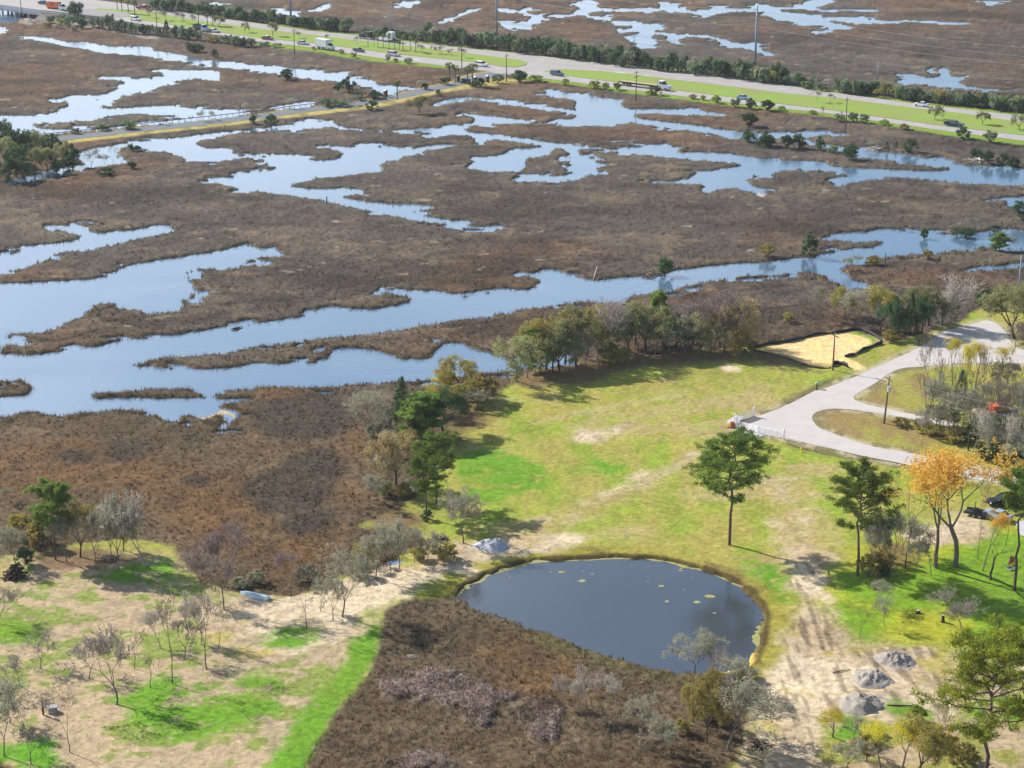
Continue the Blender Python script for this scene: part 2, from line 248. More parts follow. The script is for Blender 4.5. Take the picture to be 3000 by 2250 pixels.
DARKM = ['O 105,980 160,970 205,985 170,1000 120,998', 'O 215,960 260,945 310,960 310,985 270,1000 230,985', 'O 390,1035 430,1025 450,1040 420,1055', 'O 520,1050 600,1010 700,950 740,1000 720,1080 640,1120 560,1100', 'O 520,880 700,840 780,870 750,940 640,960 560,940', 'O 600,1120 700,1090 740,1120 650,1170', 'O 590,1010 640,990 650,1010']
MAUVE = ['O 830,1480 900,1450 1000,1470 1050,1490 980,1520 860,1510', 'O 960,1490 1060,1480 1090,1520 1040,1560 960,1530', 'O 1090,1530 1180,1510 1250,1530 1200,1570 1100,1565', 'O 850,1640 950,1620 1000,1659 850,1680', 'O 1370,1605 1420,1590 1440,1610 1400,1625','O 1140,1580 1190,1565 1200,1590']
# roads
CAUSE_UP = 'A1 385,1112 800,1068 1200,1022 1600,980 2000,938 2212,912 A2 300,885 600,850 900,812 1090,780 1180,758 1380,705 1560,680 1640,650 1700,615 1790,600 1900,585'
CAUSE_DN = 'A1 425,1148 800,1105 1200,1060 1600,1020 2000,975 2212,950 A2 300,922 600,886 900,848 1090,812 1240,785 1440,738 1620,705 1740,668 1800,645 1870,640 1960,640 2010,600'
HWY = 'A1 -80,-60 600,-60 780,0 1000,28 1250,80 1500,100 1800,150 2212,205 A2 400,245 800,285 1500,370 2212,440 A3 700,510 1500,590 2212,690 A4 600,740 1300,835 1700,880 2350,955 2350,1155 2212,1140 1640,1070 1300,1020 950,970 600,915 0,850 A3 1700,820 1300,770 900,720 620,680 300,640 0,605 A2 2010,600 1900,585 1800,570 1500,530 1000,470 700,425 500,388 0,335 A1 1850,292 1750,282 1500,243 1200,203 1000,170 700,133 540,112 340,100 190,95 -80,48'
MED = ['A1 762,72 800,66 880,73 1200,87 1280,105 1560,160 1700,180 2074,230 A2 400,275 800,325 1150,360 1500,405 1900,455 2140,485 2195,505 2190,525 2100,545 2000,540 1800,505 1300,455 1000,420 500,352 0,303 A1 1750,256 1560,226 1300,186 1060,148 1000,120 800,95', 'A3 262,577 320,565 400,560 700,575 1000,605 1300,643 1700,692 2212,757 A4 700,795 1300,872 1700,917 2100,977 2350,1010 2350,1115 2212,1095 1500,1010 960,935 500,870 0,815 A3 1800,790 1340,730 870,667 500,620 330,592']
VERGE = ['A1 1800,142 2212,193 A2 400,235 800,272 1500,358 2212,430 A3 700,497 1500,578 2212,678 A4 600,725 1300,820 1700,862 2350,935 2350,960 1700,882 1300,837 600,742 A3 2212,692 1500,592 700,512 A2 2212,442 1500,372 800,287 400,247 A1 2212,207 1800,152',
 'A2 0,333 500,385 700,423 1000,468 1500,528 1640,545 1640,560 1500,552 1000,505 700,465 500,420 0,370', 'A3 0,600 300,636 620,676 900,716 1300,766 1700,816 2212,870 A4 600,912 950,967 1300,1017 1640,1067 2350,1150 2350,1195 1640,1105 1300,1050 950,1000 600,940 0,880 A3 1700,850 1300,800 900,750 620,705 300,665 0,630']
DRYV = ['A1 385,1108 800,1065 1200,1018 1600,976 2000,934 2212,905 A2 300,880 600,846 900,808 1090,774 1180,752 1380,698 1560,672 1700,600 1880,575 1930,590 1900,620 2212,655 2212,670 1900,700 1740,720 1620,735 1440,765 1240,820 1090,850 900,885 600,915 300,950 0,975 A1 2000,1000 1600,1045 1200,1085 800,1132 425,1172']
ROAD = 'B4 1560,1165 1700,1130 1850,1090 1910,1065 2010,1110 2080,1190 2110,1260 2180,1310 2320,1340 2320,1440 2100,1410 1700,1420 1400,1448 C4 1180,-60 1000,70 850,150 820,185 900,225 1100,270 1300,310 1480,345 1640,380 1640,420 1480,385 1200,332 1000,302 850,277 640,264 510,300 490,350 540,420 640,460 800,520 1000,580 1280,625 1600,690 1900,760 2300,815 2300,915 1800,842 1500,780 1230,712 900,652 700,602 420,542 280,500 60,480 -80,470 -130,420 -60,385 -20,350 60,330 300,240 540,110 B4 520,1655 850,1530 1000,1460 1380,1290 1480,1220'
# ---------------------------------------------------------------- terrain: one fan-spaced sheet, finer near the camera
WL = -0.35
def spaced(y0, y1, k):
    o = [y0]
    while o[-1] < y1: d = o[-1]*CP+H*SP; o.append(o[-1]+k*d*d/(F*H))
    return o
K = 3.7
rows = [-400, -150, 0, 70, 120, 160]+spaced(185, 900, K)
while rows[-1] < 9000: rows.append(rows[-1]*1.12)
rows = np.array(rows, float)
us = list(np.arange(0, .305, .00068)); st = .004
while us[-1] < 4: us.append(us[-1]+st); st *= 1.25
us = np.array(us); us = np.concatenate([-us[:0:-1], us])
NR, NC = len(rows), len(us)
Yg = np.repeat(rows[:, None], NC, 1); Xg = us[None, :]*np.maximum(rows[:, None], 160)
X = Xg.ravel(); Y = Yg.ravel()
print('terrain', NR, NC, NR*NC)
def umask(polys, soft=1.0, amp=0.0, sc=4.0, seed=5, sm=1, z=0.0, grow=0.0):
    d = np.full(X.shape, -5.0)
    for s in polys: d = np.maximum(d, sdf(wpoly(s, z, sm), X, Y))
    if amp: d = np.where(d > -5, d+(fbm(X, Y, sc, 3, seed)-.5)*amp, d)
    return sst(-soft, soft, d+grow)
# signed distance to the shore, positive on land
dw = np.full(X.shape, -5.0)
for s in WATER: dw = np.maximum(dw, sdf(wpoly(s, WL, 1), X, Y))
for s in ISLES: dw = np.where(dw > -5, np.minimum(dw, -sdf(wpoly(s, WL, 1), X, Y)), dw)
pondd = sdf(wpoly(POND, WL, 2), X, Y)
land = -np.maximum(dw, pondd)
edge = fbm(X, Y, 3.0, 3, 77)-.5
e2 = fbm(X, Y, 1.3, 2, 78)-.5; e3 = fbm(X*.7, Y*1.3, 5.5, 3, 79)
landn = np.where(land < 4.9, land+edge*2.0+e2*.8+.25, land)
landn = np.where((land < 4.7) & (pondd < -4.9), np.minimum(landn, (.655-e3)*14+np.maximum(land-2.5, 0)*1.5), landn)
up = umask(UPLAND, .8, 3.0, 5, 9)
up = np.where(np.maximum(pondd, -5) > -4.9, np.maximum(up, 0), up)
roadm = umask([HWY, ROAD], 1.0); dryv = umask(DRYV, 1.0, 1.0); verge = umask(VERGE, .8, .8)
medm = umask(MED, .5)
def band(a, b):
    """polygon between an upper and a lower edge"""
    pa = px_poly(a); pb = px_poly(b)[::-1]
    return 'W '+' '.join('%.2f,%.2f' % p for p in pa+pb)
CAUSE = band(CAUSE_UP, CAUSE_DN)
causem = umask([CAUSE], 1.0, sm=0)
dry = np.maximum.reduce([up, roadm, dryv, verge, causem])
nA = fbm(X, Y, 60, 4, 1); nB = fbm(X, Y, 14, 4, 2); nC = fbm(X, Y, 3.5, 4, 3); nD = vnoise(X, Y, .7, 4); nE = fbm(X*1.6, Y*.45, 5, 4, 8)
smoothm = np.maximum(umask([HWY, ROAD], 1.0, grow=1.8), umask([CAUSE], 1.0, sm=0, grow=1.6))
hum = (nC-.5)*.5+(nD-.5)*.16+(nB-.5)*.35
hland = np.where(dry > .5, .02+(nB-.5)*.3*(1-dry*.3)+(nC-.5)*.12, hum)
hland = hland*(1-smoothm)+0.0*smoothm
t = sst(-1.1, .9, landn)
Z = -1.3*(1-t)+hland*t
Z = np.where(smoothm > .02, np.maximum(Z, -.02*smoothm-(1-smoothm)*9), Z)
# ---- albedo of the ground cover
def mixc(a, b, t): return a+(b-a)*t[:, None]
def c3(*a): return np.array(srgb(*a))[None, :]
KA = .60
one = np.ones((len(X), 1))
brown = c3(118, 91, 69)*KA; grey = c3(100, 90, 80)*KA; tan = c3(160, 132, 98)*KA; darkb = c3(62, 53, 40)*KA; rustc = c3(144, 102, 58)*KA; charc = c3(80, 70, 58)*KA; mauve = c3(178, 158, 150)*KA
C = mixc(brown*one, grey*one, sst(.30, .58, nA))
C = mixc(C, tan*one, sst(.52, .78, nC)*.45*sst(.35, .6, nB))
C = mixc(C, darkb*one, sst(.48, .72, fbm(X, Y*1.8, 34, 5, 21))*.65)
C = mixc(C, darkb*one, sst(.55, .75, fbm(X, Y*1.5, 8, 4, 23))*.55)
C = mixc(C, (c3(136, 118, 98)*KA)*one, sst(.55, .75, fbm(X, Y*1.8, 26, 4, 24))*.5)
C = mixc(C, (c3(120, 108, 88)*KA)*one, sst(3.5, 1.0, landn)*.6)
chn = np.abs(fbm(X, Y*1.5, 55, 3, 91)-.5)
C = mixc(C, (c3(58, 52, 44)*KA)*one, sst(.010, .002, chn)*sst(.45, .6, fbm(X, Y, 90, 2, 92))*.8)
C = mixc(C, (c3(186, 172, 148)*KA)*one, sst(.76, .84, fbm(X, Y*2.2, 6, 4, 93))*.6)
near = sst(420, 300, Y)
C = mixc(C, (c3(118, 100, 72)*KA)*one, near*.65)
rm = umask(RUST, 4.0, 9, 14); C = mixc(C, mixc(rustc*one, (c3(122, 86, 50)*KA)*one, nB), rm*(.28+.4*nC))
C = mixc(C, charc*one, umask(DARKM, 1.6, 4.5, 6)*.85); mv = umask(MAUVE, 1.2, 8, 4); C = mixc(C, mauve*one, mv*(.35+.5*sst(.4,.6,nC)))
C = mixc(C, (c3(110, 104, 58)*KA)*one, umask(['O 1150,1355 1250,1390 1400,1440 1480,1455 1480,1475 1380,1460 1250,1425 1150,1385'], 2, 4)*.7)
Z = Z+mv*.4*t*(dry < .5)
C = C*(1+(nD-.5)*.55+(nC-.5)*.5)[:, None]
mud = c3(84, 76, 60)*.5
C = mixc(C, mud*one, sst(.35, -.3, landn))
# upland
gdry = c3(190, 174, 92)*.66; ggr = c3(156, 176, 58)*.64; glush = c3(98, 172, 26)*.64; gol = c3(170, 168, 74)*.65; sand = c3(230, 208, 174)*.72; sand2 = c3(202, 178, 142)*.68; pad = c3(250, 218, 158)*.8; litter = c3(150, 116, 86)*.62
U = mixc(gol*one, ggr*one, sst(.32, .6, nA+.35*(nB-.5)))
U = mixc(U, gdry*one, sst(.40, .62, nE*.6+nB*.4)*.85)
U = mixc(U, (c3(196, 176, 118)*.66)*one, sst(.56, .68, fbm(X, Y*1.8, 16, 5, 61))*.8)
U = mixc(U, ggr*one, sst(.5, .7, nC)*.4)
yardm = umask(['O -100,1215 380,1185 430,1290 800,1260 830,1330 780,1480 640,1720 -100,1720'], 4, 3)
patchy = sst(.50, .58, nB*.35+nC*.35+fbm(X, Y*1.7, 2.2, 3, 71)*.35)
U = mixc(U, mixc(sand2*one, (c3(150, 162, 80)*.66)*one, patchy), yardm)
ryard = umask(['O 1780,1220 1860,1180 2000,1150 2300,1130 2300,1390 1960,1385 1840,1390 1780,1330'], 3, 3)
U = mixc(U, mixc((c3(184, 188, 46)*.64)*one, (c3(128, 172, 30)*.64)*one, sst(.4, .6, nB)), ryard*.9)
brt = umask(['O 1560,1480 2300,1480 2300,1720 1560,1720'], 6, 4)
U = mixc(U, mixc(sand2*one, (c3(160, 158, 80)*.66)*one, sst(.47, .55, nC*.5+nB*.5)), brt)
seast = umask([SAND[1], SAND[2]], 1.0, 4, 5)
rut = vnoise(X*1.0, Y*.06, .55, 31)*.5+vnoise(X+.25*Y, Y*.1, .8, 33)*.5
sm = umask(SAND, 1.6, 8, 5, 40)
S = mixc(sand*one, sand2*one, sst(.4, .7, nB))
S = S*(1-.42*sst(.54, .62, rut)*seast-.12*sst(.5, .8, nE)-.25*sst(.6,.75,fbm(X,Y,1.4,3,35)))[:, None]
S = mixc(S, gdry*one, sst(.60, .72, nC*.6+nB*.4)*.8)
lit = sst(.66, .78, fbm(X, Y, .9, 3, 55)); S = S*(1-.35*lit)[:, None]
U = mixc(U, S, sm)
lm = np.maximum(umask(LUSH[1:], 1.5, 6, 5, 41)*sst(.34, .50, nC*.4+nB*.25+fbm(X, Y*1.7, 2.2, 3, 72)*.35), umask(['O 815,1345 820,1400 792,1462 745,1525 703,1592 655,1710 560,1710 600,1600 650,1540 700,1480 750,1420 790,1370'], 1.2, 3, 3)*sst(.2,.34,nC))
U = mixc(U, mixc(glush*one, (c3(140, 168, 52)*.62)*one, nB), lm)
pm = umask([PAD], .5, 1.5); U = mixc(U, mixc(pad*one, (c3(238, 196, 128)*.8)*one, nC), pm)
U = mixc(U, mixc(litter*one, (c3(116, 90, 66)*.62)*one, nC), umask(LITTER, 2, 6, 5, 43)*.85)
bank = np.where(pondd > -4.9, sst(-4.8, -1.5, pondd+(nC-.5)*3), 0)*(1-sm)
U = mixc(U, mixc((c3(182, 170, 66)*.62)*one, (c3(140, 116, 60)*.6)*one, sst(.5, .65, nC)), bank*.8*up)
U = mixc(U, (c3(84, 66, 44)*.5)*one, np.where(pondd > -4.9, sst(-1.6, -.7, pondd+(nC-.5)*1.2), 0)*.85*up)
# ditches beside the little road
dit = umask(['O 1640,905 1700,875 1760,835 1800,815 1806,820 1765,845 1705,885 1650,912', 'O 1705,952 1800,975 1960,1003 2100,1035 2100,1043 1960,1012 1800,985 1705,962'], .8, 1.0)
U = mixc(U, (c3(104, 92, 58)*.5)*one, dit*.8); Z = Z-dit*.2
wide = umask(['W 1500,1570 1600,1520 1740,1470 1900,1400 2060,1320 2080,1345 1930,1420 1780,1495 1640,1550 1540,1590', 'W 2260,1480 2380,1470 2440,1560 2420,1640 2300,1640 2280,1560', 'W 2180,1400 2330,1380 2400,1460 2260,1500'], 2.5, 5)
U = mixc(U, mixc((c3(196, 176, 112)*.66)*one, sand2*one, sst(.5, .62, nC)), wide*.75)
tire = umask(['W 1540,1240 1800,1180 2020,1150 2025,1160 1810,1195 1545,1252','W 1700,1480 1900,1400 2060,1320 2065,1332 1905,1415 1705,1495'], .6, .6)
U = mixc(U, sand2*one, tire*.4)
U = U*(1+(nD-.5)*.36+(nC-.5)*.34)[:, None]
isl = umask(['C4 520,320 640,275 850,285 1100,330 1400,400 1700,480 1700,640 1200,600 800,510 560,420', 'C4 830,180 1000,80 1200,20 1500,-40 1500,330 1100,260 900,210'], 1.5, 3)
U = mixc(U, mixc((c3(168, 136, 92)*.64)*one, (c3(172, 168, 78)*.64)*one, sst(.42, .58, nB*.5+nE*.5)), isl*.8)
rsd = sdf(wpoly(ROAD, .05, 2), X, Y)
sh = np.where(rsd > -4.9, sst(-2.6, -.6, rsd+(nC-.5)*3.2), 0)
U = mixc(U, mixc((c3(206, 192, 160)*.68)*one, (c3(150, 136, 96)*.6)*one, sst(.45, .6, nC)), sh*.85)
# road verges and the causeway's yellow banks
vg = mixc((c3(150, 190, 40)*.62)*one, (c3(140, 150, 60)*.62)*one, nC)
dv = mixc((c3(214, 190, 110)*.64)*one, (c3(164, 152, 84)*.58)*one, sst(.4, .7, nC))
C = mixc(C, U, up)
C = mixc(C, dv, dryv*(1-roadm)); C = mixc(C, vg, verge)
riprap = umask(['A1 200,120 560,100 720,190 1000,250 1300,300 1250,330 900,250 500,190 130,200'], 1.5, 3)
C = mixc(C, mixc((c3(190, 176, 164)*.6)*one, (c3(96, 84, 70)*.6)*one, sst(.4, .6, nC)), riprap*.85)
mudf = c3(90, 82, 70)*.55
C = mixc(C, mudf*one, sst(-.2, -.8, landn))
shallow = umask(['D3 1640,900 1720,850 1850,780 1960,715 1950,800 1910,860 1800,890 1700,905'], 1.2)*(pondd > -1)
Z = np.where(shallow > .01, np.maximum(Z, WL+.06-(1-shallow)*1.2), Z); C = mixc(C, (c3(250, 214, 110)*.8)*one, shallow)
beach = umask(['C1 1380,380 1450,340 1560,330 1700,310 1800,250 1870,275 1925,305 1900,375 1860,300 1760,318 1680,362 1600,348 1540,328 1480,352', 'A3 1990,1540 2075,1568 2035,1608 1980,1580', 'B3 920,935 960,935 970,960 925,965', 'B4 900,790 1000,800 990,830 880,820'], .7)
Z = np.where((beach > .02) & (Z < WL), WL-.10+.13*beach, Z); C = mixc(C, (c3(222, 204, 170)*.7)*one, beach*sst(.5,-.2,landn)*.8)
C = np.clip(C, .004, .9)
Zg = Z.reshape(NR, NC)
idx = np.arange(NR*NC).reshape(NR, NC)
quads = np.stack([idx[:-1, :-1], idx[:-1, 1:], idx[1:, 1:], idx[1:, :-1]], -1).reshape(-1, 4)
gm, nt, b = newmat('ground_cover')
at = nt.nodes.new('ShaderNodeAttribute'); at.attribute_name = 'Col'
ge = nt.nodes.new('ShaderNodeNewGeometry'); L = nt.links.new
n1 = nt.nodes.new('ShaderNodeTexNoise'); n1.inputs['Scale'].default_value = 1.3; n1.inputs['Detail'].default_value = 5; n1.inputs['Roughness'].default_value = .7
L(ge.outputs['Position'], n1.inputs['Vector'])
mr = nt.nodes.new('ShaderNodeMapRange'); mr.inputs[1].default_value = .3; mr.inputs[2].default_value = .7; mr.inputs[3].default_value = .72; mr.inputs[4].default_value = 1.3
L(n1.outputs['Fac'], mr.inputs[0])
vm = nt.nodes.new('ShaderNodeVectorMath'); vm.operation = 'SCALE'; L(at.outputs['Color'], vm.inputs[0]); L(mr.outputs[0], vm.inputs['Scale'])
L(vm.outputs[0], b.inputs['Base Color']); b.inputs['Roughness'].default_value = .95; b.inputs['Specular IOR Level'].default_value = .15
bp = nt.nodes.new('ShaderNodeBump'); bp.inputs['Strength'].default_value = .7; bp.inputs['Distance'].default_value = .25
L(n1.outputs['Fac'], bp.inputs['Height']); L(bp.outputs['Normal'], b.inputs['Normal'])
def sub_mesh(name, sel):
    q = quads[sel]; used = np.unique(q); rm_ = np.zeros(NR*NC, np.int64); rm_[used] = np.arange(len(used))
    V = np.stack([X[used], Y[used], Z[used]], 1)
    cc = np.concatenate([C[used], np.ones((len(used), 1))], 1)
    return mesh_np(name, V, rm_[q], gm, True, {'Col': ('FLOAT_COLOR', cc)})
fd = dry[quads].mean(1) > .5
struct('marsh', sub_mesh('marsh', ~fd)); struct('ground', sub_mesh('ground', fd))
# ---- water
def watermat(name, deep, ior, rough, sc, bstr):
    m, nt, b = newmat(name); L = nt.links.new
    b.inputs['Base Color'].default_value = tuple(deep)+(1,); b.inputs['Roughness'].default_value = rough; b.inputs['IOR'].default_value = ior
    ge = nt.nodes.new('ShaderNodeNewGeometry'); mp = nt.nodes.new('ShaderNodeMapping'); mp.inputs['Scale'].default_value = (1, 2.2, 1); mp.inputs['Rotation'].default_value = (0, 0, .35)
    n = nt.nodes.new('ShaderNodeTexNoise'); n.inputs['Scale'].default_value = sc; n.inputs['Detail'].default_value = 5; n.inputs['Roughness'].default_value = .6
    n2 = nt.nodes.new('ShaderNodeTexNoise'); n2.inputs['Scale'].default_value = .03; n2.inputs['Detail'].default_value = 3
    L(ge.outputs['Position'], mp.inputs[0]); L(mp.outputs[0], n.inputs['Vector']); L(mp.outputs[0], n2.inputs['Vector'])
    mr = nt.nodes.new('ShaderNodeMapRange'); mr.inputs[1].default_value = .35; mr.inputs[2].default_value = .65; mr.inputs[3].default_value = bstr*.25; mr.inputs[4].default_value = bstr*1.4
    L(n2.outputs['Fac'], mr.inputs[0])
    bp = nt.nodes.new('ShaderNodeBump'); bp.inputs['Distance'].default_value = .03
    L(mr.outputs[0], bp.inputs['Strength']); L(n.outputs['Fac'], bp.inputs['Height']); L(bp.outputs['Normal'], b.inputs['Normal'])
    return m
wm = watermat('creek_water', (.09, .15, .22), 3.6, .10, .55, 1.0)
pwm = watermat('pond_water', (.05, .058, .07), 2.1, .10, .8, .9)
def sheet(name, polys, z, m, smooth=1, zp=None, attrs=None):
    vs = []; fs = []
    for s in polys:
        pts = wpoly(s, z if zp is None else zp, smooth) if isinstance(s, str) else s
        b0 = len(vs); vs += [(p[0], p[1], z) for p in pts]
        for tr in tessellate_polygon([[Vector((p[0], p[1], 0)) for p in pts]]):
            a, b_, c = tr
            if (pts[b_][0]-pts[a][0])*(pts[c][1]-pts[a][1])-(pts[b_][1]-pts[a][1])*(pts[c][0]-pts[a][0]) < 0: b_, c = c, b_
            fs.append((b0+a, b0+b_, b0+c))
    return struct(name, mesh_np(name, vs, fs, m))
struct('creek_water', mesh_np('creek_water', [(-6000, -400, WL), (6000, -400, WL), (9000, 9000, WL), (-9000, 9000, WL)], [(0, 1, 2, 3)], wm))
pp = wpoly(POND, WL, 2); cen = pp.mean(0); pbig = cen+(pp-cen)*1.04
sheet('pond_water', [pbig], WL+.04, pwm)
# algae: scum along the far bank and floating mats
am = mat('pond_scum', srgb(178, 176, 104, .6), .9, var=.4, scale=1.5)
rng = random.Random(5)
def blob(x, y, rx, ry, n=14):
    return [(x+rx*math.cos(6.283*i/n)*(.6+.6*rng.random()), y+ry*math.sin(6.283*i/n)*(.6+.6*rng.random())) for i in range(n)]
mats_ = []
for c, x, y, r_ in [('D3', 400, 75, 1.4), ('D3', 312, 73, .5), ('D3', 565, 145, 1.5), ('D3', 575, 68, .4), ('D3', 650, 88, .5), ('D3', 1365, 62, .8), ('D3', 1370, 45, .7), ('D3', 1100, 150, .4), ('D3', 1210, 187, 1.2), ('D3', 1395, 218, .4), ('D3', 1600, 270, 2.0), ('D3', 1255, 312, 1.1), ('D3', 1500, 318, 1.4), ('D3', 1640, 405, .8), ('D3', 970, 18, .3), ('D3', 1465, 120, .3), ('D2', 2055, 115, .5), ('D3', 1058, 60, .25), ('D3', 630, 20, .25)]:
    o = CROP[c]; gx, gy = P(o[0]+x*o[2], o[1]+y*o[2], WL); mats_.append(blob(gx, gy, r_*.4, r_*.3))
sheet('floating_algae', mats_, WL+.05, am)['kind'] = 'stuff'
rim = px_poly('D2 1570,225 1600,262 1650,230 1720,180 1830,150 1880,100 C3 160,1520 300,1505 700,1492 1000,1483 1080,1487 1250,1510 1400,1555 1600,1590 D3 1600,70 1750,140 1900,220 1980,260 2030,350 2075,395 2040,500 1990,590 1985,700')
rw = [P(a, b_, WL) for a, b_ in rim]; strip = []
rp = []
for i in range(len(rw)-1):
    for k in range(6): rp.append((rw[i][0]+(rw[i+1][0]-rw[i][0])*k/6, rw[i][1]+(rw[i+1][1]-rw[i][1])*k/6))
vs = []; fs = []
for i, (x, y) in enumerate(rp):
    cx, cy = x-cen[0], y-cen[1]; l_ = math.hypot(cx, cy); a = .05+.7*rng.random()*(1.3 if i < 18 or i > 120 else .5)
    vs += [(x+cx/l_*1.6, y+cy/l_*1.6, WL+.046), (x-cx/l_*a, y-cy/l_*a, WL+.046)]
for i in range(len(rp)-1): fs.append((2*i, 2*i+2, 2*i+3, 2*i+1))
tag(struct('algae_rim', mesh_np('algae_rim', vs, fs, am)), kind='stuff')
# ---- marsh grass: blades standing on the sheet; denser along the shores
nr = np.random.default_rng(7)
def tufts(name, vidx, hmin, hmax, wk, m, nbl=3, spread=.5, hz=None):
    n = len(vidx); d = Y[vidx]*CP+H*SP
    step = K*d/F
    bx = X[vidx]+(nr.random(n)-.5)*step*2; by = Y[vidx]+(nr.random(n)-.5)*step*3; bz = Z[vidx]-.12
    h = (hmin+(hmax-hmin)*nr.random(n)**1.6)*np.clip(420/d, .45, 1)
    Vs = []; var = nr.random(n)
    for k in range(nbl):
        ang = nr.random(n)*6.283; w = wk*(.6+.8*nr.random(n))*np.clip(d/400, .6, 1.6)
        ox = (nr.random(n)-.5)*spread; oy = (nr.random(n)-.5)*spread
        lx = (nr.random(n)-.5)*.5*h; ly = (nr.random(n)-.5)*.5*h; hh = h*(.7+.5*nr.random(n))
        x0 = bx+ox; y0 = by+oy
        tri = np.stack([np.stack([x0-np.cos(ang)*w/2, y0-np.sin(ang)*w/2, bz], 1), np.stack([x0+np.cos(ang)*w/2, y0+np.sin(ang)*w/2, bz], 1), np.stack([x0+lx, y0+ly, bz+hh], 1)], 1)
        Vs.append(tri)
    V = np.stack(Vs, 1).reshape(-1, 3)
    return tag(link(bpy.data.objects.new(name, mesh_np(name, V, np.arange(len(V)).reshape(-1, 3), m, False, {'var': ('FLOAT', np.repeat(var, 3*nbl)), 'Col': ('FLOAT_COLOR', np.concatenate([np.repeat(C[vidx], 3*nbl, 0), np.ones((len(V), 1))], 1))}))), kind='stuff')
grm, nt, b = newmat('grass_blades'); nt.nodes.remove(b); L = nt.links.new
a1 = nt.nodes.new('ShaderNodeAttribute'); a1.attribute_name = 'Col'; a2 = nt.nodes.new('ShaderNodeAttribute'); a2.attribute_name = 'var'
mr = nt.nodes.new('ShaderNodeMapRange'); mr.inputs[3].default_value = .7; mr.inputs[4].default_value = 1.4
L(a2.outputs['Fac'], mr.inputs[0]); vm = nt.nodes.new('ShaderNodeVectorMath'); vm.operation = 'SCALE'; L(a1.outputs['Color'], vm.inputs[0]); L(mr.outputs[0], vm.inputs['Scale'])
dd = nt.nodes.new('ShaderNodeBsdfDiffuse'); tt = nt.nodes.new('ShaderNodeBsdfTranslucent'); ms = nt.nodes.new('ShaderNodeMixShader'); ms.inputs[0].default_value = .12
dd.inputs['Normal'].default_value = (-.25, .1, .95); cv = nt.nodes.new('ShaderNodeCombineXYZ'); cv.inputs[0].default_value = -.25; cv.inputs[1].default_value = .0; cv.inputs[2].default_value = .97; L(cv.outputs[0], dd.inputs['Normal']); L(vm.outputs[0], dd.inputs[0]); L(vm.outputs[0], tt.inputs[0]); L(dd.outputs[0], ms.inputs[1]); L(tt.outputs[0], ms.inputs[2]); L(ms.outputs[0], nt.nodes['Material Output'].inputs[0])
inview = (np.abs(X/np.maximum(Y, 1)) < .31) & (Y > 190) & (Y < 900)
marshv = np.nonzero(inview & (dry < .3) & (landn > .5))[0]
sel = nr.choice(marshv, min(len(marshv), 80000), replace=False)
tufts("marsh_grass", sel, .2, .6, .26, grm)
mvv = np.nonzero(inview & (mv > .5) & (dry < .3))[0]
if len(mvv): tufts('tall_pale_grass', nr.choice(mvv, min(len(mvv), 5000), replace=False), .3, .6, .2, grm, 3, .6)
shore = np.nonzero(inview & (dry < .4) & (landn > .15) & (landn < 1.3) & (pondd < -2.5))[0]
tufts('shore_reeds', nr.choice(shore, min(len(shore), 45000), replace=False), .35, .95, .14, grm, 3, .7)
upv = np.nonzero(inview & (up > .6) & (sm < .4) & (roadm < .1) & (pm < .3) & (Y < 460))[0]
tufts('lawn_grass', nr.choice(upv, 50000, replace=False), .08, .28, .28, grm, 2, .6)
# ---- roads
def roadmat(name, c, crack=.25):
    m, nt, b = newmat(name); L = nt.links.new; ge = nt.nodes.new('ShaderNodeNewGeometry')
    n = nt.nodes.new('ShaderNodeTexNoise'); n.inputs['Scale'].default_value = .25; n.inputs['Detail'].default_value = 7; n.inputs['Roughness'].default_value = .65
    n2 = nt.nodes.new('ShaderNodeTexNoise'); n2.inputs['Scale'].default_value = 4; n2.inputs['Detail'].default_value = 3
    L(ge.outputs['Position'], n.inputs['Vector']); L(ge.outputs['Position'], n2.inputs['Vector'])
    ad = nt.nodes.new('ShaderNodeMath'); ad.operation = 'ADD'; L(n.outputs['Fac'], ad.inputs[0]); L(n2.outputs['Fac'], ad.inputs[1])
    cr = nt.nodes.new('ShaderNodeMapRange'); cr.inputs[1].default_value = .7; cr.inputs[2].default_value = 1.3; cr.inputs[3].default_value = 1-crack; cr.inputs[4].default_value = 1+crack*.6
    L(ad.outputs[0], cr.inputs[0]); vm = nt.nodes.new('ShaderNodeVectorMath'); vm.operation = 'SCALE'; vm.inputs[0].default_value = c
    L(cr.outputs[0], vm.inputs['Scale']); L(vm.outputs[0], b.inputs['Base Color']); b.inputs['Roughness'].default_value = .9
    return m
hwm = roadmat('highway_asphalt', srgb(196, 188, 184, .62), .14)
ram = roadmat('old_pale_asphalt', srgb(220, 212, 206, .66), .15)
cam_ = roadmat('causeway_asphalt', srgb(128, 136, 142, .62), .15)
sheet('highway', [HWY], .045, hwm, 0); sheet('causeway_road', [CAUSE], .05, cam_, 0); sheet('access_road', [ROAD], .04, ram, 2)
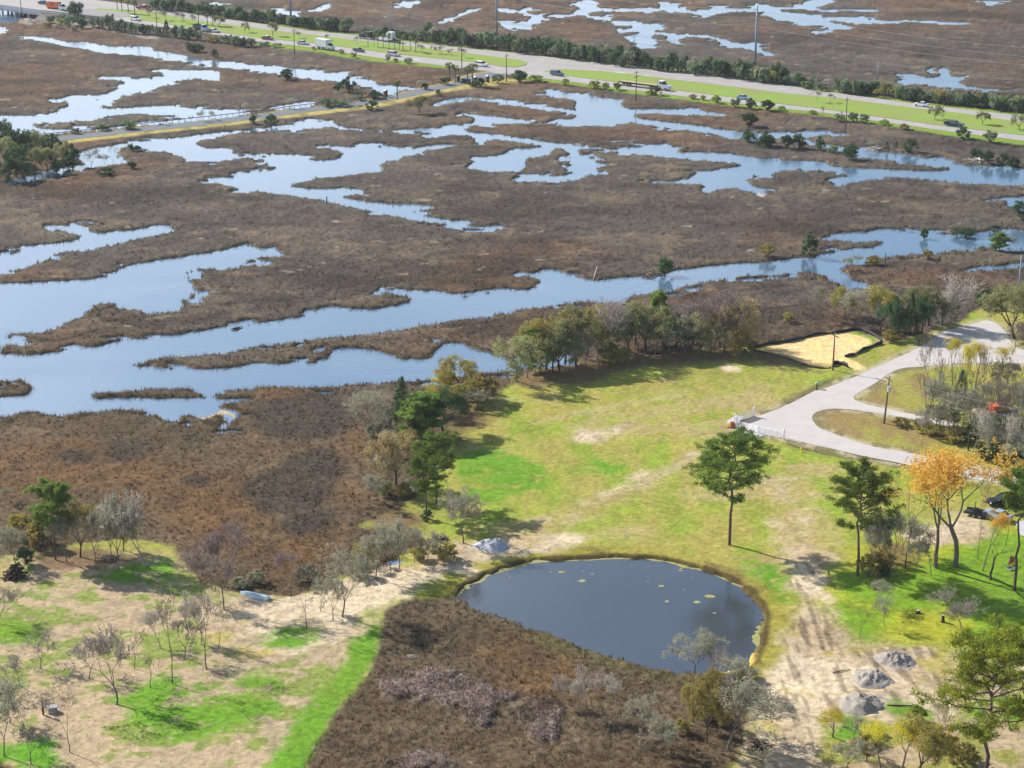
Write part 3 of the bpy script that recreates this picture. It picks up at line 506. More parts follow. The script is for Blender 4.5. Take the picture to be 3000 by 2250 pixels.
# raised grass medians with a kerb face
mdm, nt, b = newmat('median_grass'); ge = nt.nodes.new('ShaderNodeNewGeometry'); n = nt.nodes.new('ShaderNodeTexNoise'); n.inputs['Scale'].default_value = .07; n.inputs['Detail'].default_value = 9; n.inputs['Roughness'].default_value = .65
cr = nt.nodes.new('ShaderNodeValToRGB'); cr.color_ramp.elements[0].position = .3; cr.color_ramp.elements[1].position = .62
cr.color_ramp.elements[0].color = srgb(164, 162, 80, .6)+(1,); cr.color_ramp.elements[1].color = srgb(150, 186, 52, .6)+(1,)
nt.links.new(ge.outputs['Position'], n.inputs['Vector']); nt.links.new(n.outputs['Fac'], cr.inputs[0]); nt.links.new(cr.outputs[0], b.inputs['Base Color']); b.inputs['Roughness'].default_value = 1
for s in MED:
    pts = wpoly(s, .1, 0); vs = [(p[0], p[1], .16) for p in pts]+[(p[0], p[1], .02) for p in pts]; n_ = len(pts); fs = []
    me = bpy.data.meshes.new('median'); tr = [tuple(t_) for t_ in tessellate_polygon([[Vector((p[0], p[1], 0)) for p in pts]])]
    tr = [t_ if ((pts[t_[1]][0]-pts[t_[0]][0])*(pts[t_[2]][1]-pts[t_[0]][1])-(pts[t_[1]][1]-pts[t_[0]][1])*(pts[t_[2]][0]-pts[t_[0]][0])) > 0 else t_[::-1] for t_ in tr]
    me.from_pydata(vs, [], tr+[(i, (i+1) % n_, (i+1) % n_+n_, i+n_) for i in range(n_)]); me.materials.append(mdm); me.update()
    struct('median', me)
# lane markings: dashes along each carriageway
wpm = mat('road_paint', (.62, .62, .6), .8, var=.2, scale=.5)
def along(s, n=400):
    p = np.array([P(*q) for q in px_poly(s)]); L_ = np.concatenate([[0], np.cumsum(np.hypot(*(p[1:]-p[:-1]).T))])
    return p, L_
def stripe(s, off, w, dash=None, z=.066, zz=None):
    p, L_ = along(s); tot = L_[-1]; out = []; a = 0
    while a < tot:
        e = min(tot, a+(dash[0] if dash else 8)); q = [np.array([np.interp(t_, L_, p[:, 0]), np.interp(t_, L_, p[:, 1])]) for t_ in (a, e)]
        d = q[1]-q[0]; l = np.hypot(*d)
        if l > .3:
            nn = np.array([-d[1], d[0]])/l
            out.append([q[0]+nn*(off-w/2), q[1]+nn*(off-w/2), q[1]+nn*(off+w/2), q[0]+nn*(off+w/2)])
        a = e+(dash[1] if dash else 0)
    return [[(v[0], v[1]) for v in o] for o in out]
UPL = 'A1 780,55 1200,78 1560,140 2212,222 A2 400,262 800,305 1500,386 2212,462 A3 700,560 1500,645 2212,722 A4 600,766 1300,852 1700,900 2212,960'
LOL = 'A1 540,105 800,125 1060,160 1560,232 2100,322 A2 0,320 500,369 1000,445 1500,500 1800,535 A3 330,612 900,700 1300,750 1800,808 2212,855 A4 600,902 950,952 1300,1000 1640,1050 2212,1120'
dash_ = stripe(UPL, 0, .22, (3, 9))+stripe(LOL, 0, .22, (3, 9))
sheet('lane_markings', dash_, .05, wpm, 0)
struct_arrow = stripe('A3 640,563 700,570', 0, .5)+stripe('A3 840,586 920,596', 0, .6)+stripe('A3 1060,612 1110,618', 0, .6)+stripe('A3 1260,640 1360,650', 0, .7)+stripe('A2 1270,480 1330,488', 0, .6)
sheet('turn_lane_markings', struct_arrow, .054, wpm, 0)
# ---------------------------------------------------------------- vegetation: shapes of height 1 and crown width 1, scaled when placed
def unitv(v): return v/max(1e-9, float(np.linalg.norm(v)))
def grow(seed, trunk=.3, lean=0.0, levels=4, kids=(3, 3, 3, 3), ang=(35, 38, 40, 45), lf=.72, r0=.03, up=.25, jit=.12, wob=.12, l1=.32):
    """limbs of a broadleaf tree: list of (p, q, rp, rq, level) and the tips"""
    g = random.Random(seed); segs = []; tips = []
    def br(p, d, ln, r, lv):
        n = 3 if lv < 3 else 2
        for i in range(n):
            d = unitv(d+np.array([g.gauss(0, wob), g.gauss(0, wob), g.gauss(0, wob*.6)+up*.12*(lv > 0)]))
            q = p+d*ln/n; r2 = r*(.86 if lv else .9)
            segs.append((p, q, r, r2, lv)); p = q; r = r2
            if lv >= 2 and i < n-1 and g.random() < .5 and lv < levels: kid(p, d, ln*.6, r*.5, lv+1)
        if lv >= levels: tips.append(p); return
        k = kids[min(lv, len(kids)-1)]; a0 = g.random()*6.28
        for j in range(k):
            kid(p, d, ln*lf*(1 if lv else l1/max(trunk, .05)/lf)*g.uniform(.8, 1.15), r*.68, lv+1, a0+j*6.283/k)
    def kid(p, d, ln, r, lv, az=None):
        az = g.random()*6.28 if az is None else az+g.gauss(0, .3)
        an = R(ang[min(lv-1, len(ang)-1)])*g.uniform(.6, 1.25)
        a = unitv(np.cross(d, np.array([.3, .9, .1]))); b = np.cross(d, a)
        nd = d*math.cos(an)+(a*math.cos(az)+b*math.sin(az))*math.sin(an)+np.array([0, 0, up*.3])
        br(p, unitv(nd), ln, r, lv)
    br(np.zeros(3), unitv(np.array([lean, 0, 1.0])), trunk, r0, 0)
    return segs, tips
def tubes(segs, rmin=.0, maxn=6):
    V = []; Fq = []
    for p, q, rp, rq, lv in segs:
        n = maxn if lv <= 1 else (4 if lv == 2 else 3)
        d = unitv(q-p); a = unitv(np.cross(d, np.array([.31, .77, .2]))); b = np.cross(d, a); k = len(V)
        for c, r in ((p, max(rp, rmin)), (q, max(rq, rmin))):
            for j in range(n):
                t_ = 6.2832*j/n; V.append(c+(a*math.cos(t_)+b*math.sin(t_))*r)
        for j in range(n): Fq.append((k+j, k+(j+1) % n, k+n+(j+1) % n, k+n+j))
    return np.array(V), np.array(Fq)
def leaves(cent, n, spread, size, g, flat=.7, asp=.5, up=0.0):
    """n small leaf-sized triangles round every centre"""
    cent = np.repeat(np.asarray(cent), n, 0); m = len(cent)
    o = g.normal(size=(m, 3)); o /= np.linalg.norm(o, axis=1)[:, None]; o *= (g.random(m)**.5*spread)[:, None]; o[:, 2] *= flat
    c = cent+o
    a = g.normal(size=(m, 3)); a[:, 2] += up; a /= np.linalg.norm(a, axis=1)[:, None]; b = np.cross(a, g.normal(size=(m, 3))); b /= np.linalg.norm(b, axis=1)[:, None]+1e-9
    s = size*(.6+.8*g.random(m))[:, None]
    V = np.stack([c-a*s*.5-b*s*asp*.5, c-a*s*.5+b*s*asp*.5, c+a*s*.7], 1)
    return V.reshape(-1, 3), np.repeat(g.random(m)*.6+.4*np.repeat(g.random(m//n), n), 3)
def norm(parts, zfrac=None):
    """scale all parts so the tree is 1 high and its crown 1 wide"""
    A = np.concatenate(parts); h = np.percentile(A[:, 2], 99.7); c = A[A[:, 2] > .45*h]
    w = (np.percentile(c[:, 0], 99)-np.percentile(c[:, 0], 1)+np.percentile(c[:, 1], 99)-np.percentile(c[:, 1], 1))/2
    s = np.array([1/w, 1/w, 1/h]); return [p*s for p in parts], w/h
def mk(name, V, m, var=None, quad=False):
    if quad: return mesh_np(name, V[0], V[1], m, True)
    return mesh_np(name, V, np.arange(len(V)).reshape(-1, 3), m, False, {'var': ('FLOAT', var)})
bark = mat('grey_bark', srgb(132, 120, 108, .62), .95, var=.35, scale=8); barkd = mat('dark_bark', srgb(92, 78, 66, .6), .95, var=.35, scale=8); barkp = mat('pine_bark', srgb(112, 88, 74, .62), .95, var=.35, scale=9)
barkl = mat('pale_bark', srgb(176, 166, 156, .66), .95, var=.3, scale=8)
def lm_(n, a, b, c=None, k=1.08, tr=.48): return leafmat(n, srgb(*a, k), srgb(*b, k), srgb(*c, k) if c else None, tr)
LM = {'oak': lm_('oak_leaf', (98, 100, 66), (164, 162, 114), (200, 192, 146)), 'dark': lm_('dark_leaf', (44, 66, 46), (96, 118, 76)), 'olive': lm_('olive_leaf', (110, 106, 58), (186, 172, 98)),
      'tan': lm_('tan_leaf', (128, 112, 78), (190, 170, 124)), 'amber': lm_('amber_leaf', (204, 158, 66), (246, 212, 108)), 'yellow': lm_('yellow_leaf', (160, 150, 40), (222, 206, 80)),
      'sage': lm_('sage_leaf', (118, 120, 96), (186, 186, 158)), 'pine': lm_('pine_needles', (68, 88, 42), (126, 146, 66), (176, 184, 100)), 'ypine': lm_('young_pine_needles', (94, 124, 56), (158, 180, 92)),
      'bright': lm_('bright_leaf', (104, 132, 50), (168, 184, 86)), 'far': lm_('roadside_leaf', (84, 104, 78), (146, 160, 122), (176, 184, 146)), 'palm': lm_('palm_frond', (70, 92, 44), (150, 160, 84)),
      'twig': lm_('grey_twig', (134, 122, 112), (206, 196, 186), k=.85), 'twigp': lm_('purplish_twig', (120, 104, 100), (190, 172, 168), k=.85), 'twigd': lm_('brown_twig', (104, 92, 80), (164, 148, 128)), 'twigw': lm_('pale_twig', (166, 156, 146), (226, 218, 208), k=.85), 'bpine': lm_('yellow_green_needles', (78, 92, 30), (160, 160, 58), (186, 180, 90))}  # bpine: yellow-green needle colour, varied at random per leaf
LIB = {}
def bare_tree(name, tw, bk, seeds, leafm=None, nleaf=0, lsize=.03, lspread=.06, twn=6, tws=.0034, **kw):
    out = []
    for s in seeds:
        g = np.random.default_rng(s); segs, tips = grow(s, **kw)
        big = [q for q in segs if q[4] <= 2]; small = [q for q in segs if q[4] > 2]
        V1, F1 = tubes(big); tv = []
        # twigs as slim two-sided slivers
        src = [(a, b, r) for a, b, r, r2, lv in small]
        for t_ in tips:
            for _ in range(twn):
                d = unitv(unitv(t_-np.array([0, 0, .35]))+g.normal(size=3)*.55+np.array([0, 0, .25])); L_ = .04+.09*g.random(); mid = t_+d*L_*.5+g.normal(size=3)*.012
                src.append((t_, mid, tws)); src.append((mid, t_+d*L_, tws*.7))
        for a, b, r in src:
            d = unitv(b-a); pa = unitv(np.cross(d, g.normal(size=3)))
            r = max(r, tws)*1.5; tv += [a-pa*r, a+pa*r, b+d*.004, a-np.cross(d, pa)*r, a+np.cross(d, pa)*r, b]
        tv = np.array(tv); var = np.repeat(g.random(len(tv)//3), 3)
        parts = [V1, tv]
        if leafm:
            lv_, lvar = leaves(tips, nleaf, lspread, lsize, g); parts.append(lv_)
        parts, asp = norm(parts)
        ms = {'trunk': mk(name+'_trunk', (parts[0], F1), bk, quad=True), 'crown': mk(name+'_twigs', parts[1], tw, var)}
        if leafm: ms['foliage'] = mk(name+'_leaves', parts[2], leafm, lvar)
        out.append(ms)
    LIB[name] = out
def leafy_tree(name, lf, bk, seeds, nl=26, size=.045, spread=.10, **kw):
    out = []
    for s in seeds:
        g = np.random.default_rng(s+100); segs, tips = grow(s, **kw)
        V1, F1 = tubes([q for q in segs if q[4] <= 3], rmin=.003)
        tips = np.array(tips); keep = g.random(len(tips)) < .86; tips = tips[keep]
        V2, var = leaves(tips, nl, spread, size, g, flat=.65)
        (V1, V2), asp = norm([V1, V2])
        out.append({'trunk': mk(name+'_trunk', (V1, F1), bk, quad=True), 'crown': mk(name+'_leaves', V2, lf, var)})
    LIB[name] = out
def pine_tree(name, lf, bk, seeds, z0=.5, full=1.0, nb=26, size=.017, dome=.62, rt=.014, droop=.0, nl=50, cl=.038, w=.32):
    out = []
    for s in seeds:
        g = random.Random(s); gn = np.random.default_rng(s); segs = []; cl_ = []
        p = np.zeros(3)
        for i in range(10):
            q = np.array([g.gauss(0, .004)*i, g.gauss(0, .004)*i, (i+1)/10*.97]); segs.append((p, q, rt*(1-.075*i), rt*(1-.075*(i+1)), 0)); p = q
        for i in range(nb):
            z = z0+(.96-z0)*((i+.5)/nb)**.85; rel = (z-z0)/(1-z0)
            prof = math.sin(math.pi*min(1, (rel*.86+.12)))**.6 if dome else (1-rel)
            if dome: prof = max(.12, math.sin(math.pi*min(1, rel**.8*.86+.10)))**.75
            L_ = w*prof*g.uniform(.6, 1.12)*full; az = i*2.4+g.gauss(0, .4); a0 = np.array([0, 0, z])
            d = np.array([math.cos(az), math.sin(az), g.uniform(-.05, .35)-droop+.35*rel]); m1 = a0+d*L_*.5; e = m1+unitv(d+np.array([0, 0, .25]))*L_*.55
            segs.append((a0, m1, rt*.42, rt*.28, 1)); segs.append((m1, e, rt*.28, rt*.12, 1))
            for t_ in (.45, .7, .9, 1.0):
                c = a0+(e-a0)*t_ if t_ > .5 else m1
                for _ in range(4 if L_ > .5*w else 2):
                    cc = c+np.array([g.gauss(0, .16), g.gauss(0, .16), g.gauss(0, .06)])*L_*.9
                    segs.append((c, cc, rt*.15, rt*.08, 3)); cl_.append(cc)
        for _ in range(7): cl_.append(np.array([g.gauss(0, .04), g.gauss(0, .04), g.uniform(.93, 1.0)]))
        V1, F1 = tubes(segs); V2, var = leaves(cl_, nl, cl, size, gn, flat=.55, asp=.35, up=.6)
        (V1, V2), asp = norm([V1, V2])
        out.append({'trunk': mk(name+'_trunk', (V1, F1), bk, quad=True), 'crown': mk(name+'_needles', V2, lf, var)})
    LIB[name] = out
def cone_tree(name, lf, bk, seeds, n=2600, size=.05, base=.06):
    out = []
    for s in seeds:
        g = np.random.default_rng(s); k = 130
        z = base+(1-base)*g.random(k)**.8; r = (1-z)**.75*.5*(.65+.5*g.random(k)); a = g.random(k)*6.283
        c = np.stack([r*np.cos(a), r*np.sin(a), z], 1); V2, var = leaves(c, n//k, .075, size, g, flat=1.3, up=.5)
        V1, F1 = tubes([(np.zeros(3), np.array([0, 0, .5]), .035, .02, 0), (np.array([0, 0, .5]), np.array([0, 0, .9]), .02, .006, 0)]); (V1, V2), _ = norm([V1, V2*np.array([1, 1, 1])])
        c_ = V2[V2[:, 2] < 9]; V2 = V2/np.array([np.ptp(c_[:, 0]), np.ptp(c_[:, 1]), 1]); V1 = V1*np.array([.5, .5, 1])
        out.append({'trunk': mk(name+'_trunk', (V1, F1), bk, quad=True), 'crown': mk(name+'_leaves', V2, lf, var)})
    LIB[name] = out
def bush(name, lf, bk, seeds, k=34, nl=34, size=.10, spread=.13, flat=1.0):
    out = []
    for s in seeds:
        g = np.random.default_rng(s); a = g.random(k)*6.283; rr = g.random(k)**.5*.42; zz = .12+(.78-1.3*rr**2*1.2)*g.random(k)**.55
        c = np.stack([rr*np.cos(a), rr*np.sin(a), np.maximum(zz, .1)], 1); c[:, :2] += g.normal(size=(k, 2))*.04
        V2, var = leaves(c, nl, spread, size, g, flat=.8)
        segs = [(np.array([g.normal()*.02, g.normal()*.02, 0]), q*np.array([.8, .8, .9]), .016, .006, 2) for q in c[:9]]
        V1, F1 = tubes(segs); h = np.percentile(V2[:, 2], 99.5); wd = (np.ptp(V2[:, 0])+np.ptp(V2[:, 1]))/2*.94; sc = np.array([1/wd, 1/wd, 1/h])
        out.append({'trunk': mk(name+'_stems', (V1*sc, F1), bk, quad=True), 'crown': mk(name+'_leaves', V2*sc, lf, var)})
    LIB[name] = out
def palm(name, seeds, skirt=True):
    out = []
    for s in seeds:
        g = random.Random(s); gn = np.random.default_rng(s); segs = []; p = np.zeros(3)
        for i in range(5):
            q = np.array([g.gauss(0, .008), g.gauss(0, .008), (i+1)/5*.78]); segs.append((p, q, .028, .026, 0)); p = q
        V = []
        for i in range(46):
            az = g.random()*6.283; el = g.uniform(-.7, 1.3); d = np.array([math.cos(az)*math.cos(el), math.sin(az)*math.cos(el), math.sin(el)])
            c = p+d*g.uniform(.09, .15); side = unitv(np.cross(d, np.array([0, 0, 1.0])+gn.normal(size=3)*.2)); up = np.cross(side, d)
            segs.append((p, c, .004, .003, 3))
            for j in range(9):
                t_ = (j-4)/4*1.25; dd = d*math.cos(t_)+side*math.sin(t_); e = c+dd*.13*g.uniform(.8, 1.1)+np.array([0, 0, -.03*abs(t_)-.01]); n_ = unitv(np.cross(dd, up))*.010
                V += [c-n_, c+n_, e]
        V = np.array(V); var = np.repeat(gn.random(len(V)//3), 3); V1, F1 = tubes(segs)
        h = V[:, 2].max(); wd = np.ptp(V[:, 0]); sc = np.array([1/wd, 1/wd, 1/h])
        out.append({'trunk': mk(name+'_trunk', (V1*sc, F1), bark, quad=True), 'crown': mk(name+'_fronds', V*sc, LM['palm'], var)})
    LIB[name] = out
leafy_tree('oak', LM['oak'], barkd, [1, 2, 3, 4], trunk=.20, l1=.30, levels=4, kids=(4, 3, 3, 3), ang=(48, 38, 40, 45), nl=52, size=.032, spread=.095, up=.2, r0=.03)
for k_, m_ in (('olive', 'olive'), ('tan', 'tan'), ('dark', 'dark')):
    LIB[k_] = []
    for i_, t_ in enumerate(LIB['oak'][:3]):
        c_ = t_['crown'].copy(); c_.materials[0] = LM[m_]; LIB[k_].append({'trunk': t_['trunk'], 'crown': c_})
leafy_tree('amber', LM['amber'], bark, [11, 12], trunk=.42, l1=.26, levels=5, kids=(3, 3, 2, 3, 2), ang=(26, 32, 36, 42, 45), nl=22, size=.021, spread=.085, up=.5, r0=.022)
LIB['yellow'] = [{'trunk': t_['trunk'], 'crown': t_['crown'].copy()} for t_ in LIB['amber']]
for t_ in LIB['yellow']: t_['crown'].materials[0] = LM['yellow']
bare_tree('bare', LM['twig'], bark, [21, 22, 23, 24], trunk=.28, l1=.28, tws=.0036, levels=5, kids=(3, 2, 3, 2, 2), ang=(34, 34, 36, 40, 45), r0=.016, up=.4, twn=6)
bare_tree('slim', LM['twigd'], barkd, [25, 26, 27], trunk=.36, l1=.34, levels=4, kids=(2, 2, 2, 2), ang=(20, 26, 32, 36), r0=.012, up=.6, twn=4, wob=.09)
bare_tree('twiggy', LM['twigw'], barkl, [31, 32, 33], trunk=.26, l1=.28, levels=5, kids=(3, 3, 3, 2, 2), ang=(30, 32, 34, 38, 45), r0=.016, up=.5, twn=4)
bare_tree('purple', LM['twigp'], bark, [34, 35], trunk=.26, l1=.28, levels=5, kids=(3, 3, 3, 2, 2), ang=(30, 32, 34, 38, 45), r0=.014, up=.5, twn=4)
bare_tree('sage', LM['twig'], bark, [41, 42, 43, 44], leafm=LM['sage'], nleaf=18, lsize=.028, lspread=.065, trunk=.28, l1=.28, levels=5, kids=(3, 3, 2, 2, 2), ang=(34, 36, 36, 40, 45), r0=.017, up=.4, twn=2)
bare_tree('snag', LM['twigd'], barkd, [51, 52], trunk=.5, l1=.2, levels=3, kids=(2, 2, 2), ang=(30, 34, 36), r0=.016, up=.5, twn=1)
pine_tree('pine', LM['pine'], barkp, [61, 62, 63], z0=.42, nb=30)
pine_tree('bpine', LM['bpine'], barkp, [64, 65], z0=.30, nb=34, w=.34, rt=.013)
pine_tree('ypine', LM['ypine'], barkp, [66, 67], z0=.12, nb=40, dome=.35, w=.26, cl=.05, size=.034)
pine_tree('lawnpine', LM['ypine'], barkp, [70], z0=.38, nb=34, w=.30, cl=.045, size=.026)
pine_tree('thinpine', LM['pine'], barkp, [68], z0=.66, nb=14, w=.14)
cone_tree('cedar', LM['dark'], barkd, [71, 72])
bush('bush', LM['dark'], barkd, [81, 82, 83]); bush('farbush', LM['far'], barkd, [84, 85, 86, 87, 88]); bush('lowbush', LM['olive'], bark, [89, 90]); bush('brightbush', LM['bright'], barkd, [91, 92]); bush('sagebush', LM['sage'], bark, [93, 94]); bush('yellowbush', LM['yellow'], bark, [95])
bush('darktree', LM['dark'], barkd, [96, 97, 98], k=46, nl=40, size=.07, spread=.11)
palm('palm', [101, 102, 103])
ADJ = {'oak': ('live_oak', 'grey-green leafy oak', 'tree'), 'olive': ('budding_tree', 'olive-yellow budding tree', 'tree'), 'tan': ('budding_tree', 'tan hazy-crowned tree', 'tree'), 'dark': ('evergreen_tree', 'dark green leafy tree', 'tree'),
 'amber': ('amber_tree', 'tall tree with orange-amber crown', 'tree'), 'yellow': ('yellow_tree', 'slim tree with yellow-green buds', 'tree'), 'bare': ('bare_tree', 'leafless grey tree', 'tree'), 'slim': ('bare_tree', 'slender dark leafless tree', 'tree'),
 'twiggy': ('bare_tree', 'pale whitish bare tree', 'tree'), 'purple': ('bare_tree', 'mauve-grey bare tree', 'tree'), 'sage': ('mossy_tree', 'grey mossy half-bare tree', 'tree'), 'snag': ('dead_tree', 'dead forked tree', 'tree'),
 'pine': ('pine_tree', 'green pine with layered crown', 'tree'), 'bpine': ('pine_tree', 'tall yellow-green pine', 'tree'), 'ypine': ('young_pine', 'bright green bushy pine', 'tree'), 'lawnpine': ('pine_tree', 'light green pine', 'tree'), 'thinpine': ('pine_tree', 'thin-trunked pine with small top crown', 'tree'),
 'cedar': ('cedar_tree', 'dark pointed cedar', 'tree'), 'bush': ('evergreen_bush', 'dark green rounded bush', 'bush'), 'farbush': ('roadside_bush', 'blue-green bushy tree', 'bush'), 'lowbush': ('low_shrub', 'low olive shrub', 'shrub'), 'brightbush': ('green_shrub', 'bright green shrub', 'shrub'),
 'sagebush': ('sage_shrub', 'grey-green wispy shrub', 'shrub'), 'yellowbush': ('yellow_shrub', 'yellow-green shrub', 'shrub'), 'darktree': ('evergreen_tree', 'dense dark evergreen tree', 'tree'), 'palm': ('palm_tree', 'palm with round frond head', 'palm')}
ORD = ['leftmost', 'second from left', 'third from left', 'fourth from left', 'fifth from left', 'sixth from left', 'seventh from left', 'eighth from left', 'ninth from left', 'tenth from left', 'eleventh from left', 'twelfth from left', 'thirteenth from left', 'fourteenth from left', 'fifteenth from left', 'sixteenth from left', 'seventeenth from left', 'eighteenth from left', 'nineteenth from left', 'twentieth from left']
trng = random.Random(99); cnt = {}
def ground_z(x, y):
    j = int(np.clip(np.searchsorted(rows, y), 1, NR-1)); u = x/max(rows[j], 160); i = int(np.clip(np.searchsorted(us, u), 1, NC-1))
    return float(Zg[j, i])
def put(kind, px, py, top, w, group, label, dz=0.0, lean=0.0, rot=None, var=None):
    sv, sh = pxm(py); x, y = P(px, py)
    h = (py-top)/sv; wd = w/sh
    vs_ = LIB[kind]; c = cnt.get(kind, 0) if var is None else var; cnt[kind] = cnt.get(kind, 0)+1; ms = vs_[c % len(vs_)]
    nm, adj, cat = ADJ[kind]
    z = max(ground_z(x, y), -.3)
    e = empty(nm, (x, y, z-.08+dz), trng.random()*6.28 if rot is None else rot)
    e.scale = (wd, wd, h)
    if lean: e.rotation_euler = (0, lean, 0)
    for pn in ms: link(bpy.data.objects.new(pn, ms[pn]), e)
    tag(e, label, cat, group); return e
